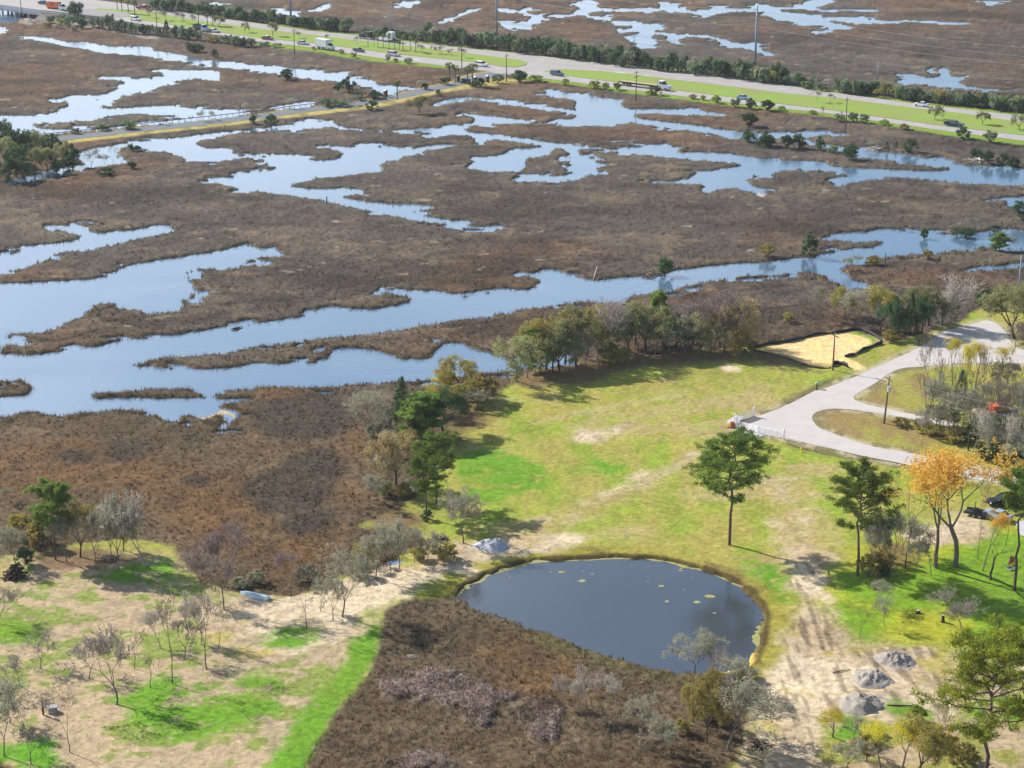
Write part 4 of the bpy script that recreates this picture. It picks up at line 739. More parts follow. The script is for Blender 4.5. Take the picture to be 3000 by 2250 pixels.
TREES = '''
@ trees in the main lawn | in the middle of the green lawn
pine W 2137 1597 1266 205
@ trees round the right-hand yard | in the right-hand grove
pine W 2512 1688 1352 185
amber W 2799 1660 1288 300
amber W 2742 1664 1335 190
amber W 2878 1675 1492 62
slim W 2865 1640 1405 40
snag W 2902 1700 1590 62
thinpine W 2972 1728 1372 95
sage W 2562 1693 1498 110
sage W 2609 1699 1500 120
sage W 2681 1680 1560 85
slim W 2728 1688 1545 60
snag W 2652 1666 1418 60
slim W 2762 1622 1520 30
lowbush W 2545 1690 1625 70
lowbush W 2585 1672 1612 90
bush W 2590 1690 1655 40
sage W 2690 1640 1530 80
oak W 2580 1640 1545 70
sage W 2640 1625 1500 90
slim W 2945 1600 1430 50
brightbush W 2975 1500 1445 75
@ saplings on the bright right-hand lawn | on the bright lawn
sage W 2566 1780 1695 85
sage W 2592 1836 1738 60
slim W 2518 1872 1778 40
twiggy W 2815 1840 1720 135
@ trees in the bottom right corner | in the bottom right corner
bpine W 2886 2292 1822 320
slim W 2770 2212 2045 90
yellow W 2583 2268 2110 100
olive W 2540 2230 2150 90
olive W 2688 2270 2088 150
yellow W 2640 2262 2110 110
sage W 2478 2258 2165 115
yellow W 2440 2160 2080 100
sage W 2500 2168 2095 75
sagebush W 2550 2150 2115 80
brightbush W 2685 2115 2062 60
slim W 2963 2142 2010 130
yellowbush W 2760 2190 2120 90
lowbush W 2820 2240 2180 110
sage W 2950 2070 1985 90
@ trees below the pond | below the round pond
sage W 2035 1968 1845 160
bare W 2110 2005 1905 100
twiggy W 1646 2058 1965 52
twiggy W 1719 2078 1938 98
twiggy W 1806 2063 1972 60
sage W 1887 2166 2018 105
sage W 1954 2222 2095 105
olive W 2072 2178 1955 125
olive W 2030 2120 1990 95
sage W 2132 2200 1990 260
bare W 2165 2150 1985 170
sage W 2150 2040 1925 120
lowbush W 2085 2110 2060 80
lowbush W 2190 1990 1950 70
lowbush W 2000 2150 2110 60
@ trees of the left yard | in the sandy left yard
bare W 342 2065 1855 205
slim W 441 2016 1925 85
slim W 505 2004 1745 98
slim W 606 1961 1742 88
slim W 640 1900 1760 50
bare W 540 1930 1800 100
bare W 120 1960 1850 110
bare W 260 1990 1880 100
sage W 30 2120 1985 100
bare W 90 2240 2120 100
slim W 395 1960 1850 60
twiggy W 470 1900 1790 80
twiggy W 560 1860 1720 60
twiggy W 590 1890 1740 70
slim W 204 2204 2000 88
sage W 12 2216 1990 125
bare W -6 1828 1720 95
bare W 60 2010 1905 120
@ trees at the marsh edge on the left | at the left marsh edge
lawnpine W 163 1640 1404 105
sage W 347 1672 1447 125
twiggy W 425 1664 1447 142
sage W 195 1645 1500 105
sage W 282 1666 1490 84
sage W 327 1644 1455 92
sage W 47 1655 1528 98
olive W 235 1632 1465 105
dark W 362 1612 1478 74
sage W 15 1480 1432 56
lowbush W 120 1600 1520 95
lowbush W 60 1570 1500 90
bush W 75 1655 1600 60
sage W 30 1620 1545 85
twiggy W 275 1620 1480 90
@ trees at the sand road bend | at the sand road's left bend
purple W 657 1788 1528 125
purple W 592 1752 1600 95
purple W 630 1730 1620 80
sagebush W 750 1708 1668 62
sagebush W 700 1720 1690 60
@ trees between the marsh and the sand road | between the marsh and sand road
slim W 898 1842 1640 62
sage W 976 1817 1690 84
sage W 1003 1808 1598 172
sage W 1101 1698 1532 114
sage W 1171 1667 1518 92
sage W 1215 1650 1540 82
sage W 1357 1592 1438 152
sage W 1145 1690 1560 90
sage W 1250 1655 1560 80
sage W 940 1790 1690 70
olive W 1080 1660 1590 80
purple W 860 1700 1610 75
sagebush W 900 1700 1655 80
lowbush W 1060 1690 1640 70
lowbush W 1300 1640 1590 90
lowbush W 1230 1640 1600 60
@ trees on the left edge of the lawn | on the lawn's left edge
pine W 1279 1477 1264 140
pine W 1249 1518 1330 118
tan W 1160 1424 1260 150
sage W 1083 1484 1388 62
ypine W 1236 1290 1150 124
sage W 1095 1272 1138 142
cedar W 1180 1275 1105 92
sage W 1140 1285 1190 90
sage W 1130 1430 1330 90
oak W 1210 1300 1200 90
sage W 1110 1470 1400 70
olive W 1195 1330 1250 80
sage W 1400 1200 1140 80
sage W 1150 1330 1260 90
twiggy W 1120 1400 1320 70
olive W 1290 1220 1130 90
lowbush W 1190 1450 1410 70
sage W 1225 1470 1400 60
dark W 1300 1268 1138 152
olive W 1350 1150 1046 132
lowbush W 1415 1178 1095 108
yellowbush W 1300 1135 1088 90
olive W 1385 1180 1110 90
olive W 1330 1190 1120 80
bush W 1250 1522 1490 40
brightbush W 1125 1450 1405 50
sagebush W 1110 1280 1230 80
yellow W 1265 1210 1130 70
@ trees along the far edge of the lawn | along the lawn's far edge
oak W 1514 1120 978 150
sage W 1545 1108 1000 110
oak W 1620 1092 960 130
sage W 1665 1090 990 100
olive W 1655 1060 905 120
sage W 1715 1068 950 100
olive W 1760 1040 900 110
sage W 1870 1036 930 120
olive W 1860 1010 890 100
sage W 1920 1040 940 110
sage W 1965 1036 920 120
sage W 2010 1036 930 110
purple W 2050 1030 880 120
purple W 2125 1020 870 110
tan W 2110 1015 890 90
sage W 2080 1036 945 110
olive W 1575 1060 930 100
ypine W 1556 1087 962 78
olive W 1600 1082 932 155
oak W 1582 1097 998 95
oak W 1640 1088 945 120
oak W 1688 1076 913 158
twiggy W 1748 1052 878 126
olive W 1720 1040 895 110
oak W 1840 1030 905 130
oak W 1890 1028 885 180
ypine W 1925 1012 852 58
oak W 1945 1032 900 120
oak W 1990 1028 918 150
darktree W 2022 1028 950 84
purple W 2030 1018 880 110
purple W 2090 1022 843 146
tan W 2152 1026 868 114
olive W 2120 1034 950 140
lowbush W 2185 1030 985 75
lowbush W 1800 1060 1015 110
lowbush W 1780 1050 1000 60
@ trees beside the sand pad | beside the sand pad and road
sage W 2406 934 838 68
olive W 2475 926 843 78
sage W 2515 952 843 100
olive W 2578 966 838 92
cedar W 2620 986 866 50
dark W 2600 985 880 80
cedar W 2666 977 856 52
dark W 2650 990 898 78
oak W 2720 952 836 120
dark W 2700 975 870 80
twiggy W 2785 948 798 112
oak W 2760 955 860 80
bush W 2880 900 850 58
lowbush W 2610 1000 965 60
oak W 2972 992 833 160
oak W 3005 960 850 110
purple W 2965 1040 930 80
lowbush W 2310 945 915 40
@ trees in the roadside thicket | in the thicket by the side road
slim W 2714 1240 972 52
slim W 2731 1242 1005 56
slim W 2700 1240 1090 34
slim W 2838 1254 1075 60
yellow W 2820 1252 990 46
yellow W 2856 1140 1005 62
yellow W 2790 1130 990 50
slim W 2920 1255 1045 64
slim W 2978 1210 1060 60
cedar W 2816 1156 1082 46
sage W 2770 1215 1120 90
sage W 2800 1235 1150 80
sage W 2860 1240 1140 90
sage W 2765 1250 1190 70
sage W 2900 1300 1225 80
sage W 2940 1270 1150 85
dark W 2950 1120 1060 90
yellow W 2935 1090 1010 70
sage W 2960 1340 1260 80
sage W 2995 1300 1210 70
bush W 2860 1270 1230 60
lowbush W 2700 1262 1225 70
lowbush W 2640 1248 1222 60
lowbush W 2740 1275 1245 80
lowbush W 2800 1295 1258 90
bush W 2840 1300 1265 60
bush W 2920 1335 1290 80
bush W 2985 1365 1315 70
slim W 2890 1300 1100 40
slim W 2930 1320 1130 40
brightbush W 2990 1200 1130 50
snag W 2836 1320 1170 46
sage W 2735 1230 1110 80
sage W 2755 1275 1180 90
sage W 2790 1265 1150 95
sage W 2830 1270 1150 90
sage W 2880 1260 1120 90
sage W 2870 1310 1200 90
sage W 2910 1345 1240 90
sage W 2970 1380 1280 100
dark W 2780 1255 1190 70
dark W 2745 1245 1185 60
dark W 2870 1285 1215 70
dark W 2960 1300 1220 70
sage W 2990 1240 1130 80
sage W 2935 1210 1110 70
bush W 2890 1350 1310 70
bush W 2940 1375 1335 70
lowbush W 2960 1420 1375 90
lowbush W 2990 1410 1350 80
twiggy W 2720 1280 1200 60
slim W 2750 1240 1040 46
slim W 2772 1260 1060 50
slim W 2805 1262 1030 50
slim W 2868 1262 1020 54
slim W 2900 1262 1060 50
slim W 2945 1280 1040 56
slim W 2960 1330 1120 50
slim W 2988 1330 1090 50
slim W 2880 1340 1150 50
snag W 2790 1270 1090 50
snag W 2912 1290 1080 46
twiggy W 2850 1330 1200 70
twiggy W 2935 1360 1210 80
sage W 2985 1290 1120 80
sage W 2725 1200 1090 70
@ bushes at the creek bends | beside the bending creek
bush W 1948 802 752 52
lowbush W 2249 752 714 56
bush W 2374 748 688 52
bush W 2708 696 664 26
sage W 2513 772 742 34
lowbush W 2718 758 730 34
lowbush W 2560 775 750 50
bush W 2830 688 664 84
sage W 2838 680 635 60
bush W 2912 674 656 40
ypine W 2928 730 678 54
sage W 2956 728 685 36
darktree W 2994 648 590 62
sage W 2480 790 750 40
@ bushes in the far marsh | in the far right marsh
bush W 2194 370 332 60
bush W 2190 415 382 44
bush W 2245 428 387 54
sage W 2165 360 325 30
bush W 2243 430 392 50
bush W 2305 435 398 46
bush W 2340 434 394 48
bush W 2401 438 401 34
bush W 2493 466 424 54
farbush W 2440 448 425 36
cedar W 2598 438 414 16
cedar W 2625 433 413 14
bush W 2666 444 406 50
bush W 2860 466 435 40
bush W 2895 478 444 40
bush W 2938 482 448 42
bush W 2968 490 456 42
sage W 2562 432 408 44
@ bushes beside the causeway | beside the narrow causeway
darktree W 1023 270 226 50
bush W 842 233 202 48
bush W 990 268 247 30
bush W 1097 288 266 54
oak W 1228 328 282 74
bush W 1090 320 294 42
bush W 793 368 334 42
farbush W 1050 294 275 34
farbush W 960 312 290 60
farbush W 1000 310 292 55
sage W 1235 262 235 36
bush W 1245 262 244 26
darktree W 1303 248 226 34
bush W 1408 255 229 34
bush W 1390 255 238 30
farbush W 1459 244 218 38
farbush W 1520 240 206 46
bush W 1285 280 262 20
farbush W 372 378 352 46
brightbush W 385 378 358 36
farbush W 300 382 362 40
bush W 742 362 338 26
farbush W 220 392 376 30
sage W 726 335 300 30
sage W 445 362 335 28
sage W 475 366 342 24
sage W 585 355 322 24
sage W 620 352 325 24
sage W 858 318 283 34
sage W 1028 308 280 32
sage W 988 296 262 34
@ trees on the creek islet at left | on the small creek islet, far left
bare W 268 490 434 62
bare W 304 488 450 34
slim W 331 490 430 36
sage W 357 482 446 30
bush W 307 512 490 56
bush W 387 494 474 34
bush W 400 442 424 36
bush W 385 438 420 20
@ wooded point on the far left | in the far left wood
darktree W 8 440 355 70
darktree W 45 455 380 70
darktree W 80 448 385 62
oak W 112 450 385 62
darktree W 150 470 395 66
oak W 185 482 410 56
darktree W 212 486 420 46
oak W 15 480 400 70
darktree W 60 500 420 78
oak W 105 505 430 74
darktree W 20 530 450 80
darktree W 70 520 455 60
oak W 140 500 430 64
bush W 200 492 460 52
bush W 165 500 465 50
cedar W 110 440 386 24
@ palms by the causeway entrance | at the causeway entrance
palm W 1317 237 182 36
palm W 1334 242 188 34
palm W 1370 248 194 36
palm W 1384 252 184 40
palm W 1164 292 233 36
@ palms in the highway median | in the median palm row
palm W 1078 136 88 18
palm W 1096 138 94 13
palm W 1107 141 97 15
palm W 1123 140 98 15
palm W 1140 145 95 17
palm W 1156 146 110 15
palm W 1170 147 118 15
palm W 1181 148 100 17
palm W 1203 150 106 17
palm W 1218 153 112 20
@ palms at the left end of the median | at the median's left end
palm W 344 29 -14 22
palm W 358 40 -8 22
palm W 376 40 -4 22
palm W 395 42 -2 24
palm W 582 71 30 24
palm W 608 75 38 22
palm W 624 78 42 18
@ small trees of the highway median | standing on the highway median
oak W 640 78 46 32
oak W 717 96 66 24
oak W 799 107 66 28
oak W 2739 351 309 44
oak W 2876 366 326 38
oak W 2987 382 334 46
bare W 2394 302 266 34
bare W 2431 302 274 26
sage W 875 112 90 20
sage W 958 119 100 18
sage W 1046 136 107 18
purple W 438 54 26 24
purple W 487 60 30 26
purple W 509 60 30 24
purple W 540 68 36 22
purple W 562 72 40 22
purple W 1234 156 128 20
purple W 1263 158 134 20
purple W 1295 160 134 24
purple W 1325 162 142 20
purple W 1356 168 138 24
@ bushes on the near shoulder of the highway | on the highway's near shoulder
darktree W 224 64 8 50
farbush W 205 76 46 40
bush W 240 84 54 34
farbush W 150 68 46 30
sagebush W 170 84 68 26
sagebush W 215 92 78 24
farbush W 185 62 40 30
lowbush W 140 80 66 26
lowbush W 180 70 52 34
lowbush W 120 52 40 26
bush W 168 44 22 36
bush W 166 36 10 40
farbush W 190 50 30 30
farbush W 272 80 52 30
farbush W 290 84 54 26
farbush W 306 86 50 28
farbush W 322 86 44 32
farbush W 340 92 62 26
bush W 355 90 56 26
farbush W 366 96 62 24
farbush W 386 98 66 28
farbush W 404 100 70 30
bush W 422 100 70 28
farbush W 440 100 72 26
cedar W 488 106 60 32
farbush W 464 104 78 24
bush W 516 110 76 30
farbush W 534 114 76 34
bush W 556 116 80 36
farbush W 578 118 88 34
bush W 560 152 126 40
bush W 586 152 130 28
bush W 630 168 142 24
lowbush W 622 124 104 40
farbush W 648 126 104 34
farbush W 668 128 102 30
farbush W 690 132 106 34
bush W 712 136 110 34
farbush W 735 136 112 36
farbush W 775 134 122 40
farbush W 812 138 126 30
sagebush W 918 145 135 16
sagebush W 1000 158 144 20
farbush W 1036 170 154 22
sagebush W 1136 182 160 16
brightbush W 1160 182 170 16
farbush W 1196 186 170 26
bush W 1524 240 208 42
brightbush W 1570 238 220 44
brightbush W 1656 250 230 24
brightbush W 1742 258 236 36
brightbush W 1775 262 242 24
farbush W 1808 264 242 30
bush W 1922 278 252 38
brightbush W 1905 278 264 30
lowbush W 2060 294 278 18
brightbush W 2098 302 280 34
lowbush W 2030 290 276 28
farbush W 2155 314 290 34
bush W 2198 318 290 38
bush W 2248 324 294 48
brightbush W 2290 324 310 24
farbush W 2460 354 328 34
farbush W 2500 356 330 36
farbush W 2532 360 334 34
brightbush W 2590 366 350 34
lowbush W 2650 380 364 34
bush W 2820 406 374 46
farbush W 2900 418 385 48
brightbush W 2380 334 322 30
'''
cur = []; groups = []
for ln in TREES.strip().splitlines():
    if ln[0] == '@': g_, pl_ = ln[1:].split('|'); groups.append((g_.strip(), pl_.strip(), []))
    else:
        t_ = ln.split(); o_ = CROP[t_[1]]; groups[-1][2].append((t_[0],)+tuple(float(v) for v in t_[2:6]))
ntree = 0
for gname, place, items in groups:
    for kd in dict.fromkeys(i[0] for i in items):
        its = sorted([i for i in items if i[0] == kd], key=lambda i: i[1]); adj = ADJ[kd][1]
        # kinds that read the same share one count
        same = [i for i in items if ADJ[i[0]][1] == adj]
        for k, it in enumerate(its):
            lab = adj+' '+place+('' if len(same) == 1 else ', '+ORD[min(k, 19)])
            e = put(kd, it[1], it[2], it[3], it[4], gname if len(items) > 1 else None, lab); ntree += 1
            if it[1] in (2878,): e.rotation_euler = (0, .28, 0)
            if it[1] == 2132: e.rotation_euler = (0, .12, 0)
            if it[1] == 1140: pass
# hedge-like row of bushy trees beyond the highway: every one an object
def row(line, step, h, w, kinds, gname, place, zone_labels, jy=6, seed=3):
    global ntree
    g = random.Random(seed); pts = px_poly(line); L_ = [0]
    for a, b in zip(pts, pts[1:]): L_.append(L_[-1]+math.hypot(b[0]-a[0], b[1]-a[1]))
    s = 0; xs = []
    while s < L_[-1]:
        x = np.interp(s, L_, [p[0] for p in pts]); y = np.interp(s, L_, [p[1] for p in pts]); f = s/L_[-1]; hh = h[0]+(h[1]-h[0])*f
        xs.append((x+g.uniform(-4, 4), y+g.uniform(-jy, jy*.3), hh*g.uniform(.65, 1.2), (w[0]+(w[1]-w[0])*f)*g.uniform(.75, 1.25), g.choice(kinds))); s += step*g.uniform(.7, 1.3)
    xs.sort()
    zc = {}
    for x, y, hh, ww, kd in xs:
        zi = max(i for i, (x0, _) in enumerate(zone_labels) if x >= x0 or i == 0); key = (zi, kd); zc[key] = zc.get(key, 0)+1
    k2 = {}
    for x, y, hh, ww, kd in xs:
        zi = max(i for i, (x0, _) in enumerate(zone_labels) if x >= x0 or i == 0); key = (zi, kd); k2[key] = k2.get(key, 0)+1
        put(kd, x, y, y-hh, ww, gname, '%s beyond the highway, %s, %s' % (ADJ[kd][1], zone_labels[zi][1], (ORD[k2[key]-1] if k2[key] <= 20 else 'further right'))); ntree += 1
row('A1 1240,85 1500,95 1850,150 2212,190 A2 400,228 750,262', 9, (32, 32), (26, 30), ['farbush', 'farbush', 'bush', 'darktree'], 'trees in the row beyond the highway', '', [(0, 'top left end'), (560, 'behind the left palms'), (760, 'before the palm row')])
row('A2 880,285 1000,292 1180,315 1320,330', 10, (20, 26), (22, 26), ['farbush', 'bush'], 'trees in the row beyond the highway', '', [(0, 'behind the palm row')], seed=5)
row('A2 1350,325 1500,350 1800,390 2212,432 A3 500,480 1000,548 1500,600 2212,685', 10, (42, 46), (32, 38), ['farbush', 'farbush', 'farbush', 'bush', 'darktree', 'sagebush'], 'trees in the row beyond the highway', '', [(0, 'near the first steel pole'), (1500, 'beyond the turning lane'), (1800, 'behind the flatbed truck'), (2050, 'near the tall steel pole')], 10, seed=8)
row('A4 60,668 500,722 560,728', 14, (36, 28), (32, 30), ['farbush', 'bush', 'olive'], 'trees in the row beyond the highway', '', [(0, 'right of the tall steel pole')], 8, seed=11)
row('A4 720,750 900,770 1300,815 1800,872 2260,915', 9.5, (40, 36), (34, 32), ['farbush', 'farbush', 'farbush', 'bush', 'sagebush', 'olive'], 'trees in the row beyond the highway', '', [(0, 'left of the white car'), (2620, 'at the right end')], 9, seed=13)
print('trees', ntree)
# ---------------------------------------------------------------- made things
def W3(px, py, z=0.0): x, y = P(px, py, z); return Vector((x, y, z))
def paint(n, c, r=.35, k=.8): return mat(n, srgb(*c, k), r, var=.06, scale=2)
glass = mat('car_glass', (.02, .025, .03), .08, var=.1); rubber = mat('tyre_rubber', (.02, .02, .02), .85); steel = mat('wheel_rim', (.35, .35, .36), .35, 1.0); lampw = mat('headlamp', (.7, .7, .68), .2); lampr = mat('tail_lamp', (.35, .02, .02), .3); blackp = mat('black_plastic', (.02, .02, .022), .6)
def loft(mb, secs, mi=0, yscale=1.0):
    """secs: list of (x, z0, z1, half width at z0, half width at z1) -> closed skin"""
    v = []
    for x, z0, z1, w0, w1 in secs: v += [(x, -w0, z0), (x, w0, z0), (x, w1, z1), (x, -w1, z1)]
    f = [(0, 1, 2, 3)]; n = len(secs)
    for i in range(n-1):
        a = 4*i; b_ = a+4
        for j in range(4): f.append((a+j, b_+j, b_+(j+1) % 4, a+(j+1) % 4))
    e = 4*(n-1); f.append((e+3, e+2, e+1, e)); return mb.add(v, f, mi)
def wheels(root, xs, r=.34, w=.24, tr=.8):
    for x in xs:
        for s in (-1, 1):
            t_ = MB().tube([(x, s*tr-w/2, r), (x, s*tr+w/2, r)], r, 14); wh = t_.build('wheel', rubber, root)
            MB().tube([(x, s*tr-w/2-.012, r), (x, s*tr+w/2+.012, r)], r*.58, 12).build('rim', steel, wh)
def lights(root, L_, z, w, rear=True):
    for s in (-1, 1):
        MB().box(L_/2-.06, L_/2+.012, s*w-.17, s*w+.17, z-.08, z+.08).build('headlight', lampw, root)
        if rear: MB().box(-L_/2-.012, -L_/2+.06, s*w-.14, s*w+.14, z-.02, z+.16).build('tail_light', lampr, root)
def car(kind, m, at, heading, label, cat, name, group, z=.07, roofm=None):
    e = empty(name, (at[0], at[1], z), heading); tag(e, label, cat, group); b = MB()
    if kind in ('sedan', 'coupe'):
        L_ = 4.7; loft(b, [(-2.35, .42, .82, .76, .72), (-2.2, .28, .96, .88, .80), (-1.5, .25, 1.0, .92, .84), (.9, .25, .96, .92, .84), (1.9, .27, .84, .90, .80), (2.3, .34, .68, .80, .70)])
        g = MB(); loft(g, [(-1.75, .95, 1.0, .78, .74), (-1.0, .97, 1.36, .80, .62), (.25, .97, 1.38, .80, .62), (1.1, .93, .98, .78, .72)]); r_ = MB(); loft(r_, [(-.95, 1.345, 1.40, .63, .58), (.2, 1.365, 1.42, .63, .58)])
        wheels(e, (-1.4, 1.42)); zl, wl = .68, .62
    elif kind in ('suv', 'van'):
        L_ = 4.8; h = 1.72 if kind == 'suv' else 1.95
        loft(b, [(-2.4, .45, 1.05, .84, .82), (-2.3, .32, 1.12, .92, .86), (.9, .3, 1.1, .94, .86), (2.0, .32, 1.0, .92, .82), (2.4, .4, .82, .84, .76)])
        g = MB(); loft(g, [(-2.3, 1.08, 1.12, .85, .83), (-2.05, 1.1, h-.06, .85, .70), (.35, 1.08, h-.04, .85, .70), (1.25, 1.04, 1.1, .84, .8)]); r_ = MB(); loft(r_, [(-2.05, h-.07, h, .71, .64), (.4, h-.05, h, .71, .64)])
        if kind == 'van': loft(b, [(-2.32, 1.05, h-.08, .86, .72), (-.3, 1.05, h-.06, .86, .72)])
        wheels(e, (-1.5, 1.5), .38); zl, wl = .82, .66
    elif kind == 'pickup':
        L_ = 5.7; loft(b, [(1.0, .4, 1.12, .95, .88), (2.5, .42, 1.06, .95, .86), (2.85, .48, .92, .88, .80)]); loft(b, [(-1.1, .4, 1.1, .95, .9), (1.0, .4, 1.12, .95, .88)])
        b.box(-2.85, -1.1, -.95, .95, .45, .62).box(-2.85, -1.1, -.95, -.87, .62, 1.1).box(-2.85, -1.1, .87, .95, .62, 1.1).box(-2.85, -2.77, -.87, .87, .62, 1.1)
        g = MB(); loft(g, [(-1.08, 1.1, 1.7, .86, .70), (.4, 1.1, 1.74, .86, .70), (1.3, 1.09, 1.16, .85, .8)]); r_ = MB(); loft(r_, [(-1.05, 1.70, 1.78, .71, .66), (.4, 1.73, 1.8, .71, .66)])
        wheels(e, (-1.8, 1.85), .42); zl, wl = .86, .7
    b.build('body', m, e); g.build('windows', glass, e); r_.build('roof_panel', roofm or m, e); lights(e, L_, zl, wl); return e
def heading(px0, py0, px1, py1):
    a = P(px0, py0); b = P(px1, py1); return math.atan2(b[1]-a[1], b[0]-a[0])
def hw(px, py, left=False):
    """heading of the highway at a pixel, travelling right (or left)"""
    lst = px_poly(UPL if left else LOL); 
    for a, b in zip(lst, lst[1:]):
        if a[0] <= px <= b[0]: h_ = heading(*a, *b); return h_+math.pi if left else h_
    return heading(*lst[0], *lst[1])+(math.pi if left else 0)
GV = 'vehicles on the highway'
white = paint('white_paint', (236, 238, 240)); darkblue = paint('dark_blue_paint', (40, 52, 76)); silver = paint('silver_paint', (190, 198, 206), .3); maroon = paint('maroon_paint', (150, 70, 76)); bluep = paint('slate_blue_paint', (70, 92, 120)); tealp = paint('dark_teal_paint', (24, 62, 66), .3); redp = paint('red_paint', (190, 40, 50)); blackc = paint('black_paint', (26, 28, 34), .3); orangep = paint('orange_paint', (232, 104, 48), .5); lblue = paint('pale_blue_paint', (150, 176, 200))
def hcar(kind, m, px, py, left, label, cat, name, roofm=None, z=.07):
    return car(kind, m, P(px, py, z), hw(px, py, left), label, cat, name, GV, z, roofm)
hcar('suv', white, 398, 60, 0, 'white van-like car beside the bushes near the bridge', 'car', 'parked_van'.replace('parked_', ''))
hcar('sedan', silver, 628, 94, 0, 'silver-white car just ahead of the dump truck', 'car', 'sedan_car')
hcar('sedan', maroon, 784, 116, 0, 'maroon sedan with white hood near the highway bushes', 'car', 'sedan_car', white)
hcar('sedan', silver, 888, 130, 0, 'silver-white sedan left of the white box truck', 'car', 'sedan_car')
hcar('sedan', darkblue, 1051, 151, 0, 'dark blue sedan right of the white box truck', 'car', 'sedan_car')
hcar('suv', silver, 1154, 164, 0, 'silver estate car on the highway below the palm row', 'car', 'estate_car')
hcar('suv', white, 1411, 194, 0, 'white four-wheel-drive car near the median tip', 'car', 'estate_car')
hcar('suv', bluep, 1632, 221, 0, 'slate blue SUV beside the start of the right median', 'car', 'estate_car')
hcar('sedan', lblue, 2178, 291, 0, 'pale blue sedan behind the roadside bushes, right of the flatbed truck', 'car', 'sedan_car')
hcar('pickup', tealp, 2795, 370, 0, 'dark teal pickup on the near highway lane', 'pickup truck', 'pickup_truck')
hcar('pickup', redp, 420, 27, 1, 'red and white pickup on the far highway lane', 'pickup truck', 'pickup_truck', white)
hcar('sedan', white, 2699, 311, 1, 'white coupe on the far highway lane at right', 'car', 'sedan_car')
hcar('sedan', bluep, 128, 12, 0, 'small grey-blue car following the orange truck', 'car', 'sedan_car', None, 3.02)
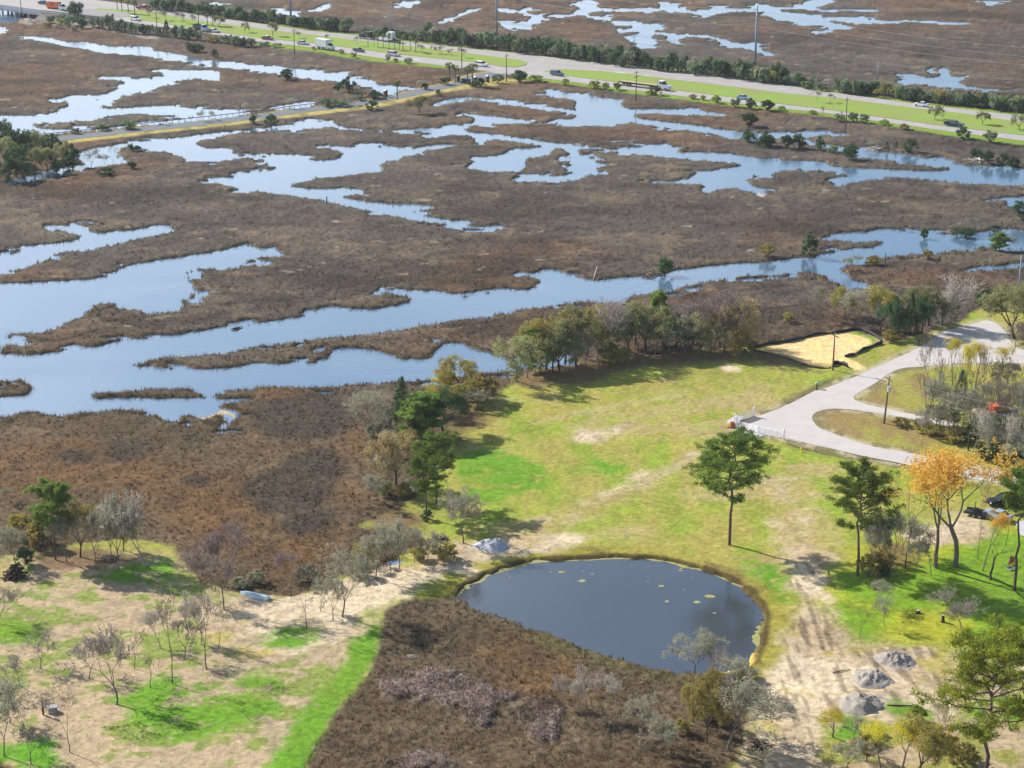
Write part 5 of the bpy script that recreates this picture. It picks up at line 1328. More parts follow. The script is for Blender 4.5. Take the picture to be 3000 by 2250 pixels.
def truck(px, py, left, label, kind, z=.07):
    x, y = P(px, py, z); e = empty({'box': 'box_truck', 'dump': 'dump_truck', 'orange': 'dump_truck', 'flat': 'flatbed_truck', 'tractor': 'tractor_truck'}[kind], (x, y, z), hw(px, py, left)); tag(e, label, 'truck', GV)
    if kind == 'box':
        MB().box(-4.3, 1.3, -1.22, 1.22, 1.0, 3.6).build('cargo_box', white, e); b = MB(); loft(b, [(1.4, .6, 1.75, 1.02, 1.0), (2.6, .6, 1.7, 1.0, .95), (3.6, .6, 1.35, .92, .8)]); loft(b, [(1.4, 1.7, 2.5, 1.0, .85), (2.2, 1.7, 2.45, 1.0, .85)]); b.build('cab', white, e)
        g = MB(); loft(g, [(1.7, 1.75, 2.35, 1.01, .9), (2.25, 1.75, 2.38, 1.01, .88), (2.75, 1.68, 1.76, .98, .92)]); g.build('windows', glass, e); MB().box(-4.2, 3.0, -.5, .5, .55, .95).build('chassis', blackp, e); wheels(e, (-2.6, 2.7), .48, .3, .95); lights(e, 7.2, 1.0, .8, False)
    elif kind in ('dump', 'orange'):
        bm_ = mat('dark_steel_bed', (.05, .05, .055), .5) if kind == 'dump' else orangep; cm = silver if kind == 'dump' else white; s = 1.0 if kind == 'dump' else 1.25
        b = MB(); b.box(-4*s, .4*s, -1.15, -1.05, 1.1, 2.5*s).box(-4*s, .4*s, 1.05, 1.15, 1.1, 2.5*s).box(-4*s, -3.9*s, -1.05, 1.05, 1.1, 2.5*s).box(.3*s, .4*s, -1.05, 1.05, 1.1, 2.7*s).box(-3.9*s, .3*s, -1.05, 1.05, 1.1, 1.25); b.build('dump_bed', bm_, e)
        if kind == 'orange': MB().box(-3.8*s, .2*s, -1.0, 1.0, 1.3, 2.75).build('load', mat('rusty_load', srgb(150, 84, 66, .7), .9, var=.5, scale=3), e); MB().box(-2.6, -1.7, -1.17, -1.155, 2.1, 2.8).build('hatch', blackp, e)
        b = MB(); loft(b, [(.6*s, .6, 1.9, 1.1, 1.05), (2.0*s, .6, 1.8, 1.05, 1.0), (3.3*s, .6, 1.4, .95, .8)]); loft(b, [(.6*s, 1.85, 2.7, 1.05, .9), (1.6*s, 1.85, 2.65, 1.05, .9)]); b.build('cab', cm, e)
        g = MB(); loft(g, [(.9*s, 1.9, 2.5, 1.06, .94), (1.65*s, 1.9, 2.55, 1.06, .92), (2.1*s, 1.82, 1.9, 1.0, .95)]); g.build('windows', glass, e); MB().box(-3.9*s, 2.8*s, -.5, .5, .6, 1.05).build('chassis', blackp, e); wheels(e, (-3.0*s, -1.8*s, 2.3*s), .5, .3, .95)
    elif kind == 'tractor':
        cm = blackc if 'black' in label else white; b = MB(); loft(b, [(.2, .6, 2.0, 1.15, 1.1), (2.0, .6, 1.9, 1.1, 1.0), (3.6, .6, 1.5, 1.0, .85)]); h_ = 3.7 if cm is white else 2.7; loft(b, [(-1.6, 1.0, h_, 1.15, 1.1), (.6, 1.0, h_, 1.15, 1.05), (1.3, 1.0, 2.6, 1.1, .95)]); b.build('cab', cm, e)
        g = MB(); loft(g, [(.55, 1.95, 2.6, 1.16, 1.07), (1.32, 1.95, 2.6, 1.12, .97), (1.75, 1.92, 2.0, 1.05, .98)]); g.build('windows', glass, e); MB().box(-4.2, 3.0, -.5, .5, .6, 1.0).build('chassis', blackp, e); wheels(e, (-3.6, -2.3, 2.6), .5, .3, .95)
        if cm is blackc: MB().box(-13, -4.4, -1.2, 1.2, .75, 1.05).box(-12.5, -8, -1.0, 1.0, 1.05, 1.5).build('low_trailer', mat('pale_trailer', srgb(205, 205, 208, .8), .6), e); wheels(e, (-11.6, -10.5), .4, .3, .95)
    else:
        wood = mat('deck_boards', srgb(196, 178, 132, .7), .8, scale=1.2)
        MB().box(-10.2, 3.6, -1.25, 1.25, 1.28, 1.42).build('trailer_deck', wood, e); MB().box(-9.8, 3.2, -.5, -.35, .85, 1.28).box(-9.8, 3.2, .35, .5, .85, 1.28).box(-10.2, 3.6, -1.27, -1.25, 1.15, 1.44).box(-10.2, 3.6, 1.25, 1.27, 1.15, 1.44).build('trailer_frame', blackp, e)
        b = MB(); loft(b, [(4.6, .6, 2.0, 1.1, 1.05), (6.4, .6, 1.9, 1.05, 1.0), (8.2, .6, 1.6, .95, .85)]); loft(b, [(4.4, 1.9, 2.95, 1.1, .95), (5.9, 1.9, 2.9, 1.1, .95)]); b.build('cab', white, e)
        g = MB(); loft(g, [(4.8, 2.0, 2.7, 1.12, 1.0), (5.95, 2.0, 2.75, 1.12, .97), (6.4, 1.9, 2.0, 1.05, .98)]); g.build('windows', glass, e); MB().box(1.0, 7.4, -.5, .5, .6, 1.0).build('chassis', blackp, e); MB().tube([(4.2, -.95, 1.0), (4.2, -.95, 3.3)], .09).build('exhaust_stack', steel, e); wheels(e, (-8.6, -7.3, 1.6, 2.9, 7.2), .5, .3, .98)
truck(172, 31, 0, 'orange dump truck with white cab at the bridge', 'orange', 2.35); truck(592, 92, 0, 'grey dump truck with empty dark bed behind bushes', 'dump'); truck(955, 145, 0, 'white box truck on the near highway lane', 'box')
truck(1898, 258, 0, 'white-cab lorry pulling an empty wooden flatbed', 'flat'); truck(1078, 114, 1, 'black tractor truck pulling a low pale trailer', 'tractor'); truck(1143, 123, 1, 'white tractor truck with tall sleeper behind the palms', 'tractor')
GL = 'things parked under the right-hand trees'
car('pickup', blackc, P(2940, 1478), math.pi+.35, 'black off-road pickup parked under the trees', 'pickup truck', 'pickup_truck', GL, .02)
car('sedan', lblue, P(2922, 1518), math.pi-.9, 'pale blue-grey car half hidden by the small orange tree', 'car', 'parked_car', GL, .02)
car('suv', blackc, P(2905, 905), .6, 'black car parked beyond the pale road end', 'car', 'parked_car', None, .02)
# equipment trailer with mower
e = empty('equipment_trailer', (*P(2868, 1512), .02), -.5); tag(e, 'black flat trailer loaded with dark machinery', 'trailer', GL)
MB().box(-2.2, 1.8, -1, 1, .45, .55).box(-2.2, 1.8, -1, -.95, .55, .8).box(-2.2, 1.8, .95, 1, .55, .8).tube([(1.8, 0, .5), (3.0, 0, .45)], .06).build('deck', blackp, e); wheels(e, (-.5, .4), .3, .2, 1.12)
x_, y_ = P(2864, 1512)
e = empty('ride_on_mower', (x_, y_, .58), -.3); tag(e, 'black ride-on mower standing on the flat trailer', 'mower'); 
b = MB(); loft(b, [(-.7, .2, .62, .42, .36), (0, .2, .6, .42, .36), (.8, .2, .55, .34, .28)]); b.build('body', blackp, e); MB().box(-.45, -.05, -.25, .25, .63, .72).box(-.5, -.42, -.25, .25, .72, 1.15).build('seat', mat('seat_vinyl', (.05, .045, .04), .6), e)
MB().tube([(.25, 0, .6), (.1, 0, 1.0)], .03).tube([(.1, -.2, 1.0), (.1, .2, 1.0)], .03).build('steering_bar', steel, e); MB().tube([(-.5, -.35, .6), (-.5, -.35, 1.7), (-.5, .35, 1.7), (-.5, .35, .6)], .035).build('roll_bar', blackp, e); wheels(e, (-.5, .6), .22, .16, .42)
# excavator among the thicket
x_, y_ = P(2925, 1212); e = empty('excavator', (x_, y_, .02), .2); tag(e, 'orange excavator with raised arched boom behind the thicket', 'excavator')
for s in (-1, 1): MB().prism([(-1.6, .1), (-1.3, .0), (1.3, 0), (1.6, .1), (1.6, .6), (1.3, .7), (-1.3, .7), (-1.6, .6)], s*.9-.25, s*.9+.25).build('track', rubber, e)
MB().box(-1.6, 1.0, -1.0, 1.0, .8, 1.7).build('house', orangep, e); MB().box(.0, 1.1, .1, 1.0, 1.7, 2.7).build('cab', glass, e)
MB().tube([(1.0, -.3, 1.5), (1.5, -.3, 3.2), (2.3, -.3, 4.2), (3.2, -.3, 4.1)], [.28, .3, .28, .22], 8).build('boom', orangep, e); MB().tube([(3.2, -.3, 4.1), (4.0, -.3, 2.9), (4.2, -.3, 2.0)], [.22, .2, .15], 8).build('stick', orangep, e)
MB().prism([(3.8, 2.0), (4.6, 2.1), (4.7, 1.4), (4.1, 1.2)], -.7, .1).build('bucket', steel, e)
x_, y_ = P(2892, 1226); e = empty('skip_container', (x_, y_, .02), .1); tag(e, 'red-brown metal skip behind the thicket trees', 'container'); rust = mat('rusty_red', srgb(160, 66, 40, .7), .8, var=.35)
MB().prism([(-1.2, .1), (1.2, .1), (1.5, 1.3), (-1.5, 1.3)], -.8, .8).build('tub', rust, e); MB().box(-1.56, 1.56, -.86, -.8, 1.2, 1.32).box(-1.56, 1.56, .8, .86, 1.2, 1.32).build('rim', rust, e)
# heaps
def heap(name, px, py, r, h, m, label, cat, group, seed, ell=1.0, rot=0, stuff=False):
    g = random.Random(seed); x0, y0 = P(px, py); N = 72; M_ = 26; vs = []; fs = []
    cx = [(g.uniform(-.3, .3), g.uniform(-.25, .25), g.uniform(.6, 1)) for _ in range(3)]
    A = np.array([[i/M_, j/N*6.2832] for i in range(M_+1) for j in range(N)]); rr, th = A[:, 0], A[:, 1]
    wob = 1+.14*np.sin(th*2+seed)+.08*np.sin(th*3+2*seed)+.04*np.sin(th*7+seed)
    lx = rr*np.cos(th)*r*wob*ell; ly = rr*np.sin(th)*r*wob
    z = np.zeros(len(A))
    for a, b_, c in cx: z = np.maximum(z, c*np.clip(1-np.hypot(lx/r/ell-a, ly/r-b_)/1.02, 0, 1)**1.0)
    z = h*z*(1-rr**5)+(fbm(lx+50*seed, ly+9, .9, 4, seed)-.5)*.45*h*(1-rr**4)*1.5+(fbm(lx+5*seed, ly+29, .35, 3, seed+7)-.5)*.35*(1-rr**4)
    z = np.where(rr > .99, -.1, z)
    c, s = math.cos(rot), math.sin(rot); V = np.stack([lx*c-ly*s, lx*s+ly*c, z], 1)
    for i in range(M_):
        for j in range(N): fs.append((i*N+j, (i+1)*N+j, (i+1)*N+(j+1) % N, i*N+(j+1) % N))
    o = link(bpy.data.objects.new(name, mesh_np(name, V, fs, m, True))); o.location = (x0, y0, ground_z(x0, y0)); return tag(o, label, cat, group)
soil = mat('grey_soil', srgb(176, 166, 156, .66), .98, var=.45, scale=2.2, bump=1.0); chalk = mat('pale_gravel', srgb(196, 198, 204, .75), .95, var=.3, scale=3, bump=.8)
GP = 'grey soil heaps by the driveway'
heap('soil_heap', 2626, 1938, 2.5, 1.7, soil, 'grey soil heap with dark hollow, furthest right of the heaps', 'soil heap', GP, 3, 1.05)
heap('soil_heap', 2551, 1990, 2.7, 1.4, soil, 'low grey soil heap between the two other heaps', 'soil heap', GP, 4, 1.1)
heap('soil_heap', 2530, 2062, 3.1, 1.6, soil, 'largest grey soil heap, nearest the bottom edge', 'soil heap', GP, 7, 1.0)
heap('gravel_heap', 1439, 1600, 2.4, 1.5, chalk, 'pale blue-grey gravel heap beside the pond road', 'gravel heap', None, 9, 1.1)
heap('rubble_heap', 2925, 1205, 3.2, 1.6, mat('tan_rubble', srgb(200, 178, 150, .7), .95, var=.4, scale=4, bump=1), 'tan rubble heap under the excavator boom', 'rubble heap', None, 12, 1.5)
def sticks(name, px, py, n, L_, r, m, label, cat, group=None, hgt=.7, spread=1.0, seed=1, parts=True):
    g = random.Random(seed); b = MB()
    for _ in range(n):
        a = g.random()*6.28; x = g.gauss(0, spread*.4); y = g.gauss(0, spread*.4); z = g.random()*hgt*max(0, 1-math.hypot(x, y)/spread/1.2); l = L_*g.uniform(.4, 1); d = Vector((math.cos(a), math.sin(a), g.uniform(-.25, .35)))
        p = Vector((x, y, z+.05)); b.tube([p-d*l/2, p+Vector((0, 0, g.uniform(-.05, .1))), p+d*l/2], [r*g.uniform(.5, 1.2), r, r*.4], 5)
    o = b.build(name, m); gx, gy = P(px, py); o.location = (gx, gy, max(WL, ground_z(gx, gy))); return tag(o, label, cat, group)
stick_b = mat('dead_wood', srgb(150, 132, 112, .6), .95, var=.4); stick_d = mat('dark_dead_wood', srgb(84, 66, 54, .6), .95, var=.4); stick_p = mat('bleached_wood', srgb(214, 204, 190, .75), .95, var=.25)
sticks('brush_pile', 2228, 2186, 60, 1.8, .05, stick_d, 'dark brush pile beside the leaning mossy tree', 'brush pile', spread=1.2)
sticks('brush_pile', 1290, 1580, 60, 1.6, .07, stick_b, 'brown driftwood pile left of the pale gravel heap', 'brush pile', spread=1.1, seed=3)
sticks('brush_pile', 44, 1690, 110, 2.0, .12, stick_d, 'large dark root and log pile at the left edge', 'log pile', hgt=2.0, spread=1.4, seed=4)
sticks('brush_pile', 315, 1640, 50, 2.0, .08, stick_b, 'brown branch pile under the left marsh trees', 'brush pile', spread=1.5, seed=6)
sticks('driftwood', 1905, 802, 26, 4.0, .12, stick_b, 'grey driftwood tangle below the creek-bend bush', 'driftwood', spread=2.6, hgt=.5, seed=8)
sticks('driftwood', 2862, 474, 22, 3.4, .12, stick_p, 'bleached driftwood tangle in the far right marsh', 'driftwood', spread=2.4, hgt=.8, seed=9)
sticks('driftwood', 2560, 436, 26, 3.8, .1, stick_p, 'bleached dead branches beside the two small cedars', 'driftwood', spread=2.4, hgt=1.0, seed=10)
sticks('driftwood', 1350, 1985, 9, 1.5, .04, stick_p, 'pale forked twigs by the mauve scrub patches', 'twigs', spread=.9, hgt=.3, seed=11)
sticks('driftwood', 1210, 1925, 8, 1.4, .04, stick_p, 'pale forked twigs in the brown scrub near the pond road', 'twigs', spread=.8, hgt=.3, seed=12)
sticks('driftwood', 695, 958, 6, 3.0, .13, stick_d, 'black forked driftwood on the main creek bank', 'driftwood', spread=.8, hgt=.4, seed=14)
def log(name, a, b_, r, m, label, cat='log', z=(0, 0)):
    p, q = W3(*a), W3(*b_); p.z, q.z = z; mid = (p+q)/2; mid.z += .05
    o = MB().tube([p-mid, Vector((0, 0, 0)), q-mid], [r, r*.9, r*.6], 10).build(name, m, smooth=True); o.location = mid; return tag(o, label, cat)
log('floating_log', (2155, 812), (2206, 808), .38, stick_b, 'thick brown log floating in the creek', z=(WL+.1, WL+.12)); log('fallen_branch', (2440, 1972), (2492, 1963), .07, stick_d, 'thin dark branch lying on the sandy driveway', 'branch', (.08, .1)); log('fallen_branch', (2600, 2068), (2700, 2072), .1, stick_d, 'long dark branch right of the largest heap', 'branch', (.1, .12))
log('driftwood_log', (1738, 818), (1749, 796), .1, stick_p, 'pale leaning stake on the creek bank', 'stake', (-.3, 1.2)); log('leaning_trunk', (655, 1725), (700, 1720), .14, stick_b, 'pale dead trunk leaning out over the marsh', 'dead trunk', (.1, 6.0)); log('mooring_post', (958, 599), (958, 600), .14, stick_d, 'lone dark post on the marsh channel edge', 'post', (2.0, -.5))
log('mooring_post', (2593, 772), (2594, 773), .1, stick_d, 'thin bare post standing on the creek bend marsh', 'post', (2.4, -.3))
# stumps, posts, boxes
def stump(px, py, h, r, m, label):
    x, y = P(px, py); e = empty('tree_stump', (x, y, ground_z(x, y)-.05)); tag(e, label, 'stump'); MB().tube([(0, 0, 0), (.02, 0, h*.4), (0, .03, h)], [r*1.35, r, r*.9], 10).build('stump_wood', m, e); MB().tube([(0, .03, h), (0, .03, h+.02)], r*.8, 10).build('cut_face', stick_p, e)
stump(2690, 1796, .45, .3, stick_d, 'short stump with pale cut top on the bright lawn'); stump(2762, 1822, 1.1, .22, stick_d, 'tall dark splintered stump on the bright lawn')
x, y = P(2144, 1252); e = empty('tree_stump', (x, y, 0)); tag(e, 'orange-brown rotting stump beside the white gate', 'stump'); MB().tube([(0, 0, -.05), (.05, 0, .5), (0, .05, 1.0)], [.75, .55, .35], 9).build('stump_wood', mat('rotten_orange_wood', srgb(190, 112, 48, .7), .95, var=.45, scale=5), e); MB().tube([(-.3, -.2, 0), (-.9, -.5, .05)], [.25, .08], 6).tube([(.3, .2, 0), (.9, .3, .05)], [.25, .08], 6).build('root', stick_d, e)
grey_m = mat('grey_cabinet', srgb(150, 154, 156, .7), .5)
x, y = P(154, 2085); e = empty('utility_cabinet', (x, y, ground_z(x, y)), .4); tag(e, 'grey utility box on the bare left yard', 'utility box'); MB().box(-.55, .55, -.4, .4, 0, .7).build('cabinet', grey_m, e); MB().prism([(-.6, .7), (.6, .7), (.6, .76), (-.6, .84)], -.45, .45).build('lid', mat('pale_lid', srgb(190, 194, 194, .75), .5), e)
x, y = P(127, 2094); e = empty('meter_post', (x, y, ground_z(x, y))); tag(e, 'brown post with small meter box beside the utility box', 'post'); MB().box(-.1, .1, -.1, .1, 0, 1.9).build('post', stick_d, e); MB().box(.1, .28, -.16, .16, 1.2, 1.75).build('meter_box', mat('pale_meter', srgb(205, 205, 200, .75), .4), e)
x, y = P(2393, 1139); e = empty('nest_box_post', (x, y, ground_z(x, y))); tag(e, 'dark short post with pale green top by the road ditch', 'post'); MB().tube([(0, 0, 0), (0, 0, 1.1)], .12, 8).build('post', blackp, e); MB().prism([(-.35, 1.1), (.35, 1.1), (.3, 1.35), (0, 1.5), (-.3, 1.35)], -.25, .25).build('cap_box', mat('pale_green_box', srgb(160, 196, 160, .7), .6), e)
x, y = P(2347, 1324); e = empty('fire_hydrant', (x, y, ground_z(x, y))); tag(e, 'yellow fire hydrant on the lawn below the road', 'fire hydrant'); yel = paint('hydrant_yellow', (240, 200, 40), .45)
MB().tube([(0, 0, 0), (0, 0, .06), (0, 0, .07), (0, 0, .6)], [.2, .2, .13, .13], 12).build('barrel', yel, e); MB().tube([(0, 0, .6), (0, 0, .68), (0, 0, .78), (0, 0, .84)], [.17, .16, .08, .04], 12).build('bonnet', yel, e)
for s in (-1, 1): MB().tube([(0, s*.1, .42), (0, s*.22, .42)], .06, 8).build('nozzle', yel, e)
# white farm gates
gw = mat('white_gate_paint', srgb(244, 240, 246, .9), .5, var=.05)
def post(px, py, h, label, r=.12):
    x, y = P(px, py); e = empty('gate_post', (x, y, .0)); tag(e, label, 'gate post', 'white gate posts'); MB().box(-r, r, -r, r, -.1, h).build('post', gw, e); MB().prism([(-r-.03, h), (r+.03, h), (0, h+.12)], -r-.03, r+.03).build('post_cap', gw, e); return x, y
pA = post(2208, 1221, 1.75, 'tall white gate post at the road corner'); pB = post(2157, 1252, 2.0, 'thick white gate post beside the orange stump', .17); pB2 = post(2152, 1240, 1.7, 'white post just behind the thick gate post'); pM = post(2221, 1270, 1.25, 'white middle post where the two gates meet', .07); pC = post(2296, 1287, 1.75, 'white end post of the gate on the lawn')
def gate(p, q, label, h=1.25, n=5, nv=4):
    d = Vector((q[0]-p[0], q[1]-p[1], 0)); l = d.length; e = empty('farm_gate', (p[0], p[1], .0), math.atan2(d.y, d.x)); tag(e, label, 'gate', 'white farm gates'); a = .18; b_ = l-.12
    for k in range(n): MB().tube([(a, 0, .22+k*(h-.22)/(n-1)), (b_, 0, .22+k*(h-.22)/(n-1))], .045, 6).build('rail', gw, e)
    for k in range(nv+1): x = a+(b_-a)*k/nv; MB().box(x-.04, x+.04, -.03, .03, .18, h+.04).build('upright', gw, e)
gate(pB, pM, 'left leaf of the long white tubular gate'); gate(pM, pC, 'right leaf of the long white tubular gate'); gate(pB2, pA, 'short white rail gate running back to the road corner', 1.35, 5, 3)
slabm = mat('pale_concrete', srgb(206, 204, 204, .72), .9, var=.12)
sheet('concrete_apron', ['W 2130,1232 2152,1219 2180,1220 2165,1242 2150,1246 2132,1240', 'W 2176,1272 2184,1264 2225,1270 2236,1277 2215,1284 2195,1283', 'W 2974,1530 3020,1520 3020,1575 2990,1568'], .09, slabm, 0)
# cattle-grid bars beside the gate
e = empty('cattle_grid', (*P(2197, 1231), .09), heading(2180, 1238, 2215, 1226)); tag(e, 'small cattle grid of parallel bars behind the gate', 'cattle grid')
for k in range(6): MB().box(-1.8, 1.8, -.9+k*.36, -.78+k*.36, .01, .07).build('bar', mat('grid_steel', srgb(130, 128, 128, .6), .6) if k == 0 else bpy.data.materials['grid_steel'], e)
# chair and fire ring
x, y = P(2963, 1658); e = empty('garden_chair', (x, y, ground_z(x, y)), -1.9); tag(e, 'brown slatted garden chair facing the fire grate', 'chair'); wd = mat('brown_chair_wood', srgb(150, 96, 60, .7), .7)
MB().prism([(-.35, .32), (.4, .42), (.4, .46), (-.35, .36)], -.32, .32).build('seat', wd, e); MB().prism([(-.35, .32), (-.30, .32), (-.62, 1.2), (-.68, 1.18)], -.34, .34).build('backrest', wd, e)
for s in (-1, 1): MB().box(-.45, .45, s*.4-.07, s*.4+.07, .6, .64).build('armrest', wd, e); MB().box(.32, .4, s*.38-.04, s*.38+.04, 0, .6).build('leg', wd, e); MB().box(-.5, -.42, s*.38-.04, s*.38+.04, 0, .6).build('leg', wd, e)
x, y = P(2962, 1668); e = empty('fire_grate', (x, y, ground_z(x, y)+.03), .5); tag(e, 'square metal fire grate on the ground by the chair', 'fire grate')
MB().box(-.6, .6, -.6, -.52, 0, .15).box(-.6, .6, .52, .6, 0, .15).box(-.6, -.52, -.52, .52, 0, .15).box(.52, .6, -.52, .52, 0, .15).build('frame', grey_m, e)
for k in range(5): MB().tube([(-.52, -.4+k*.2, .1), (.52, -.4+k*.2, .1)], .02, 5).build('bar', steel, e)
# upturned boat
a = W3(704, 1738); b_ = W3(785, 1758); d = b_-a; e = empty('upturned_boat', (*((a+b_)/2).xy, .05), math.atan2(d.y, d.x)); tag(e, 'blue and white small boat lying upturned by the sand road', 'boat'); L2 = d.length/2
bl = mat('faded_blue_hull', srgb(150, 176, 196, .8), .5, var=.5, scale=1.2); b = MB(); loft(b, [(-L2, 0, .28, .12, .05), (-L2*.6, 0, .42, .45, .25), (0, 0, .48, .58, .34), (L2*.9, 0, .46, .55, .34), (L2, 0, .44, .52, .32)]); b.build('hull', bl, e)
MB().box(-L2*.7, L2, -.03, .03, .42, .5).build('keel', mat('white_keel', srgb(230, 232, 230, .85), .6), e); MB().box(L2, L2+.05, -.5, .5, .02, .42).build('transom', bpy.data.materials['white_keel'], e)
# black silt fences round the sand pad
sf = mat('black_silt_fabric', (.018, .02, .024), .7, var=.3)
def silt(s, label, h=.85):
    pts = wpoly(s, 0, 1, closed=False); o_ = Vector((*pts[0], 0)); e = empty('silt_fence', o_); tag(e, label, 'silt fence', 'black silt fences round the sand pad'); g = random.Random(len(pts))
    P2 = []; 
    for p, q in zip(pts, pts[1:]):
        n = max(1, int(np.hypot(*(q-p))/1.2))
        for k in range(n): P2.append(p+(q-p)*k/n)
    P2.append(pts[-1]); vs = []; fs = []
    for i, p in enumerate(P2):
        hh = h*(.65+.45*math.sin(i*.9)**2+g.uniform(-.15, .1)); off = g.uniform(-.12, .12)
        vs += [(p[0]-o_.x, p[1]-o_.y, -.1), (p[0]-o_.x+off, p[1]-o_.y+off-.08, hh)]
    for i in range(len(P2)-1): fs.append((2*i, 2*i+2, 2*i+3, 2*i+1))
    me = mesh_np('fabric', vs, fs, sf); f_ = link(bpy.data.objects.new('fabric', me), e); sd_ = f_.modifiers.new('thick', 'SOLIDIFY'); sd_.thickness = .03
    for i in range(0, len(P2), 3): MB().box(P2[i][0]-o_.x-.03, P2[i][0]-o_.x+.03, P2[i][1]-o_.y+.03, P2[i][1]-o_.y+.09, -.1, h+.1).build('stake', stick_b, e)
silt('B4 0,1305 60,1290 130,1272 220,1262 350,1245 500,1200 600,1188 700,1180 780,1162 860,1155 940,1175 1000,1200 1060,1248', 'long black silt fence curving round the back of the sand pad', .7)
silt('B4 1065,1262 1000,1285 920,1312 870,1345 800,1368 760,1372', 'black silt fence on the right side of the sand pad', .75); silt('B4 20,1320 120,1345 250,1375 330,1400 420,1435 500,1458 560,1470 645,1465', 'low black silt fence along the front of the sand pad', .35); silt('B4 655,1455 690,1430 740,1440 790,1462', 'short sagging black silt fence at the foot of the pole', 1.0)
# poles and wires
pw = mat('pole_wood', srgb(120, 98, 80, .6), .9, var=.3, scale=4); pg = mat('galvanised_pole', srgb(150, 168, 186, .7), .55); ins = mat('insulator', (.5, .5, .5), .3)
TOPS = {}
def pole(key, px, py, h, kind, label, group, lean=0, hd=0.0, arms=1):
    x, y = P(px, py); e = empty('utility_pole' if kind == 'wood' else 'steel_pole', (x, y, -.3), hd); tag(e, label, 'utility pole', group); m = pw if kind == 'wood' else pg; r = .17 if kind == 'wood' else .42
    if kind == 'pale': m, r = pg, .2
    MB().tube([(0, 0, 0), (lean*.5, 0, h*.5), (lean, 0, h+.3)], [r, r*.85, r*.6], 10).build('shaft', m, e, True)
    if kind == 'steel':
        for k in range(3): MB().tube([(0, 0, h-1-k*2.6), (0, -1.6, h-.7-k*2.6)], .09, 6).build('arm', m, e); MB().tube([(0, -1.6, h-.7-k*2.6), (0, -1.6, h-1.3-k*2.6)], .1, 6).build('insulator', ins, e)
    else:
        for k in range(arms):
            MB().box(lean-.07, lean+.07, -1.25, 1.25, h-.55-k*1.3, h-.4-k*1.3).build('crossarm', m, e)
            for s in (-1.1, 0, 1.1): MB().tube([(lean, s, h-.4-k*1.3), (lean, s, h-.2-k*1.3)], .06, 6).build('insulator', ins, e)
    TOPS[key] = (x, y, h-.3, hd); return e
HH = hw(1500, 380)
def ph(py, top): return (py-top)/pxm(py)[0]
GS = 'tall steel poles beyond the highway'; GN = 'wooden poles along the near side of the highway'; GF = 'wooden poles beyond the highway'
pole('s0', 400, 22, 22, 'steel', 'tall steel pole leftmost beyond the highway', GS, 0, HH); pole('s1', 852, 54, 22, 'steel', 'grey steel pole beyond the highway, behind the median bushes at upper left', GS, 0, HH); pole('s2', 1455, 98, 21, 'steel', 'grey steel pole beyond the highway, right of the palm row', GS, 0, HH); pole('s3', 2212, 190, 20, 'steel', 'tall grey steel pole standing alone beyond the highway at right', GS, 0, HH); pole('s4', 3300, 345, 20, 'steel', 'tall steel pole beyond the right edge', GS, 0, HH)
pole('f1', 1147, 103, ph(103, 22), 'pale', 'thin pole beyond the highway behind the palm row', GF, 0, HH); pole('f2', 1857, 160, ph(160, 104), 'pale', 'thin pole beyond the highway behind the flatbed truck', GF, 0, HH); pole('f3', 2571, 231, ph(231, 183), 'pale', 'thin pole beyond the highway, right of the tall steel pole', GF, 0, HH); pole('f4', 3300, 320, 7, 'pale', 'thin pole beyond the right edge', GF, 0, HH)
pole('n0', 67, 58, 11, 'wood', 'leaning wooden pole beside the bridge', GN, -1.0, HH); pole('n1', 461, 105, ph(105, 36), 'wood', 'wooden pole among the bushes near the dump truck', GN, 0, HH); pole('n2', 863, 159, ph(159, 88), 'wood', 'wooden pole between the maroon sedan and box truck', GN, 0, HH); pole('n3', 1353, 200, ph(200, 134), 'wood', 'wooden pole rising behind the entrance palms', GN, 0, HH, 2); pole('n4', 1484, 240, ph(240, 161), 'wood', 'wooden pole at the median tip junction', GN, 0, HH); pole('n5', 1863, 298, ph(298, 210), 'wood', 'wooden pole in front of the flatbed truck', GN, 0, HH, 2); pole('n6', 2477, 386, ph(386, 289), 'wood', 'wooden pole in the marsh near the two small signposts', GN, 0, HH); pole('n7', 3200, 520, 9.5, 'wood', 'wooden pole beyond the right edge', GN, 0, HH)
GR = 'wooden poles of the side road'
pole('r1', 2440, 1086, ph(1086, 973), 'wood', 'reddish-brown pole standing in the sand pad', GR, 0, .5); e = pole('r2', 2590, 1240, ph(1240, 1101), 'wood', 'pole with a grey transformer between the two road arms', GR, .5, .3); MB().tube([(.35, -.4, 6.2), (.35, -.4, 7.1)], .3, 12).build('transformer', mat('transformer_grey', srgb(196, 204, 208, .8), .4), e)
pole('r3', 3180, 1400, 9.5, 'wood', 'pole beyond the right edge of the side road', GR, 0, .3)
pole('r4', 2983, 870, 9, 'pale', 'thin pale pole rising above the big oak at right', GR, 0, .3, 0)
wirem = mat('wire', srgb(176, 168, 162, .75), .6, var=.05)
def wire(keys, off, dz, label, r=.045, sag=1.2, g='overhead wires'):
    b = MB(); 
    for k0, k1 in zip(keys, keys[1:]):
        a = TOPS[k0]; c = TOPS[k1]
        p = Vector((a[0]-math.sin(a[3])*off, a[1]+math.cos(a[3])*off, a[2]+dz)); q = Vector((c[0]-math.sin(c[3])*off, c[1]+math.cos(c[3])*off, c[2]+dz)); n = 18
        b.tube([p.lerp(q, i/n)-Vector((0, 0, 4*sag*(i/n)*(1-i/n))) for i in range(n+1)], r, 4, cap=False)
    tag(b.build('overhead_wire', wirem), label, 'wire', g)
S_ = ['s0', 's1', 's2', 's3', 's4']; F_ = ['f1', 'f2', 'f3', 'f4']; N_ = ['n0', 'n1', 'n2', 'n3', 'n4', 'n5', 'n6', 'n7']
